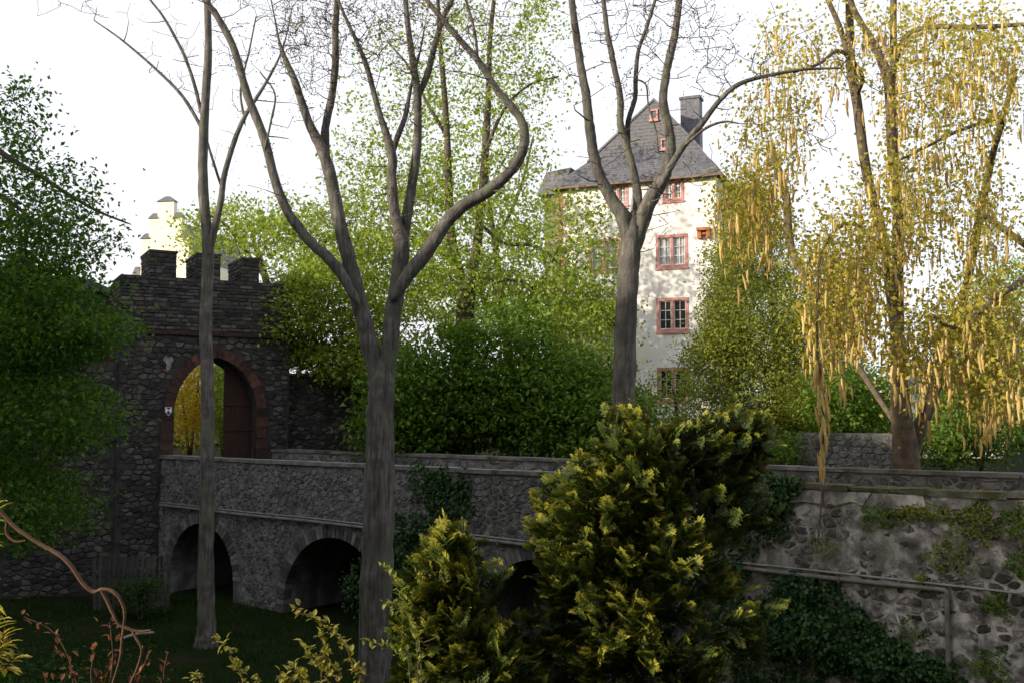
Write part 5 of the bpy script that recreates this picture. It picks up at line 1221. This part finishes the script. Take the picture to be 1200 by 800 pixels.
leafy_shoots('bronze_shrub', 'bronze leaved shrub with thin stems at the bottom of the bank', 'shrub', bs4, [[(90, 800), (78, 765), (60, 738), (28, 722)], [(128, 802), (132, 770), (130, 742), (128, 728)], [(108, 802), (108, 775), (110, 755)], [(88, 805), (84, 790), (80, 780)], [(150, 805), (168, 780), (176, 757)], [(185, 805), (192, 785), (196, 765)], [(60, 806), (52, 790)], [(120, 806), (118, 790)]], 6.2, .05, .016, L_red, M_twig_red, 7, spread=.05)
tw = Tubes(); bt_ = at(-60, 640, 4.6); bt_[2] = gz_at(bt_)
D_ = 4.6
Q1 = smooth_path([bt_, at(-40, 640, D_), at(-12, 585, D_), at(0, 598, D_), at(19, 618, D_), at(42, 634, D_), at(65, 647, D_), at(81, 660, D_), at(97, 683, D_), at(110, 693, D_), at(120, 690, D_), at(133, 693, D_), at(143, 706, D_), at(146, 722, D_), at(143, 748, D_), at(140, 774, D_), at(130, 806, D_)], 6)
tw.add(Q1, np.interp(np.linspace(0, 1, len(Q1)), [0, .2, .6, .7, 1], [.011, .009, .009, .0075, .005]), 8, .11)
tb2 = empty('twisted_bough', tuple(bt_), 0, 'twisted reddish bough curling down over the moat bank', 'branch')
o = tw.build('bough', M_twig_red, tb2); o.data.transform(Matrix.Translation(-Vector(bt_)))
for pth in ([(118, 690), (125, 703), (132, 718), (140, 732), (153, 737), (160, 748), (166, 762), (160, 784), (150, 806)], [(8, 612), (8, 625), (18, 634), (30, 633)], [(142, 733), (160, 739), (177, 738)]):
    tw = Tubes(); Q = smooth_path([at(a, b, D_) for a, b in pth], 5) - bt_; tw.add(Q, np.linspace(.008, .0045, len(Q)), 6, .05); tw.build('side_twig', M_twig_red, tb2)
bs5 = at(-30, 830, 3.4); bs5[2] = gz_at(bs5)
root = empty('leaf_sprig', tuple(bs5), 0, 'bright yellow green sprig of narrow leaflets beside the twisted bough', 'plant')
tb = Tubes(); lm_ = [leaf_mesh(.062, .0125, x, .25, .25) for x in (.1, .5, .9)]
for (x0, y0, x1, y1) in ((-25, 800, 2, 715), (-20, 800, 14, 745), (-10, 805, 22, 765), (-30, 700, 2, 570), (-5, 790, 6, 735), (-20, 690, -2, 725)):
    a_, b_ = at(x0, y0, 3.4), at(x1, y1, 3.4); Q = smooth_path([bs5 + rng.normal(0, .02, 3), a_, (a_ + b_) / 2 + [0, 0, .01], b_], 6) - bs5; tb.add(Q, np.linspace(.006, .002, len(Q)), 5)
    for k in range(9):
        i = 6 + int(k / 9 * (len(Q) - 7)); p = Q[i]; tg = Q[min(i + 1, len(Q) - 1)] - Q[i - 1]; tg /= np.linalg.norm(tg)
        for s__ in (-1, 1):
            d = Vector(tg * .55 + np.array([.7 * s__, rng.normal(0, .3), rng.normal(0, .2)])); o = link('leaf', lm_[int(rng.integers(0, 3))], L_gold, root); o.location = Vector(p); o.rotation_euler = d.to_track_quat('X', 'Z').to_euler(); sc_ = rng.uniform(.7, 1.15); o.scale = (sc_,) * 3
tb.build('stems', M_twig_red, root)['kind'] = 'stuff'
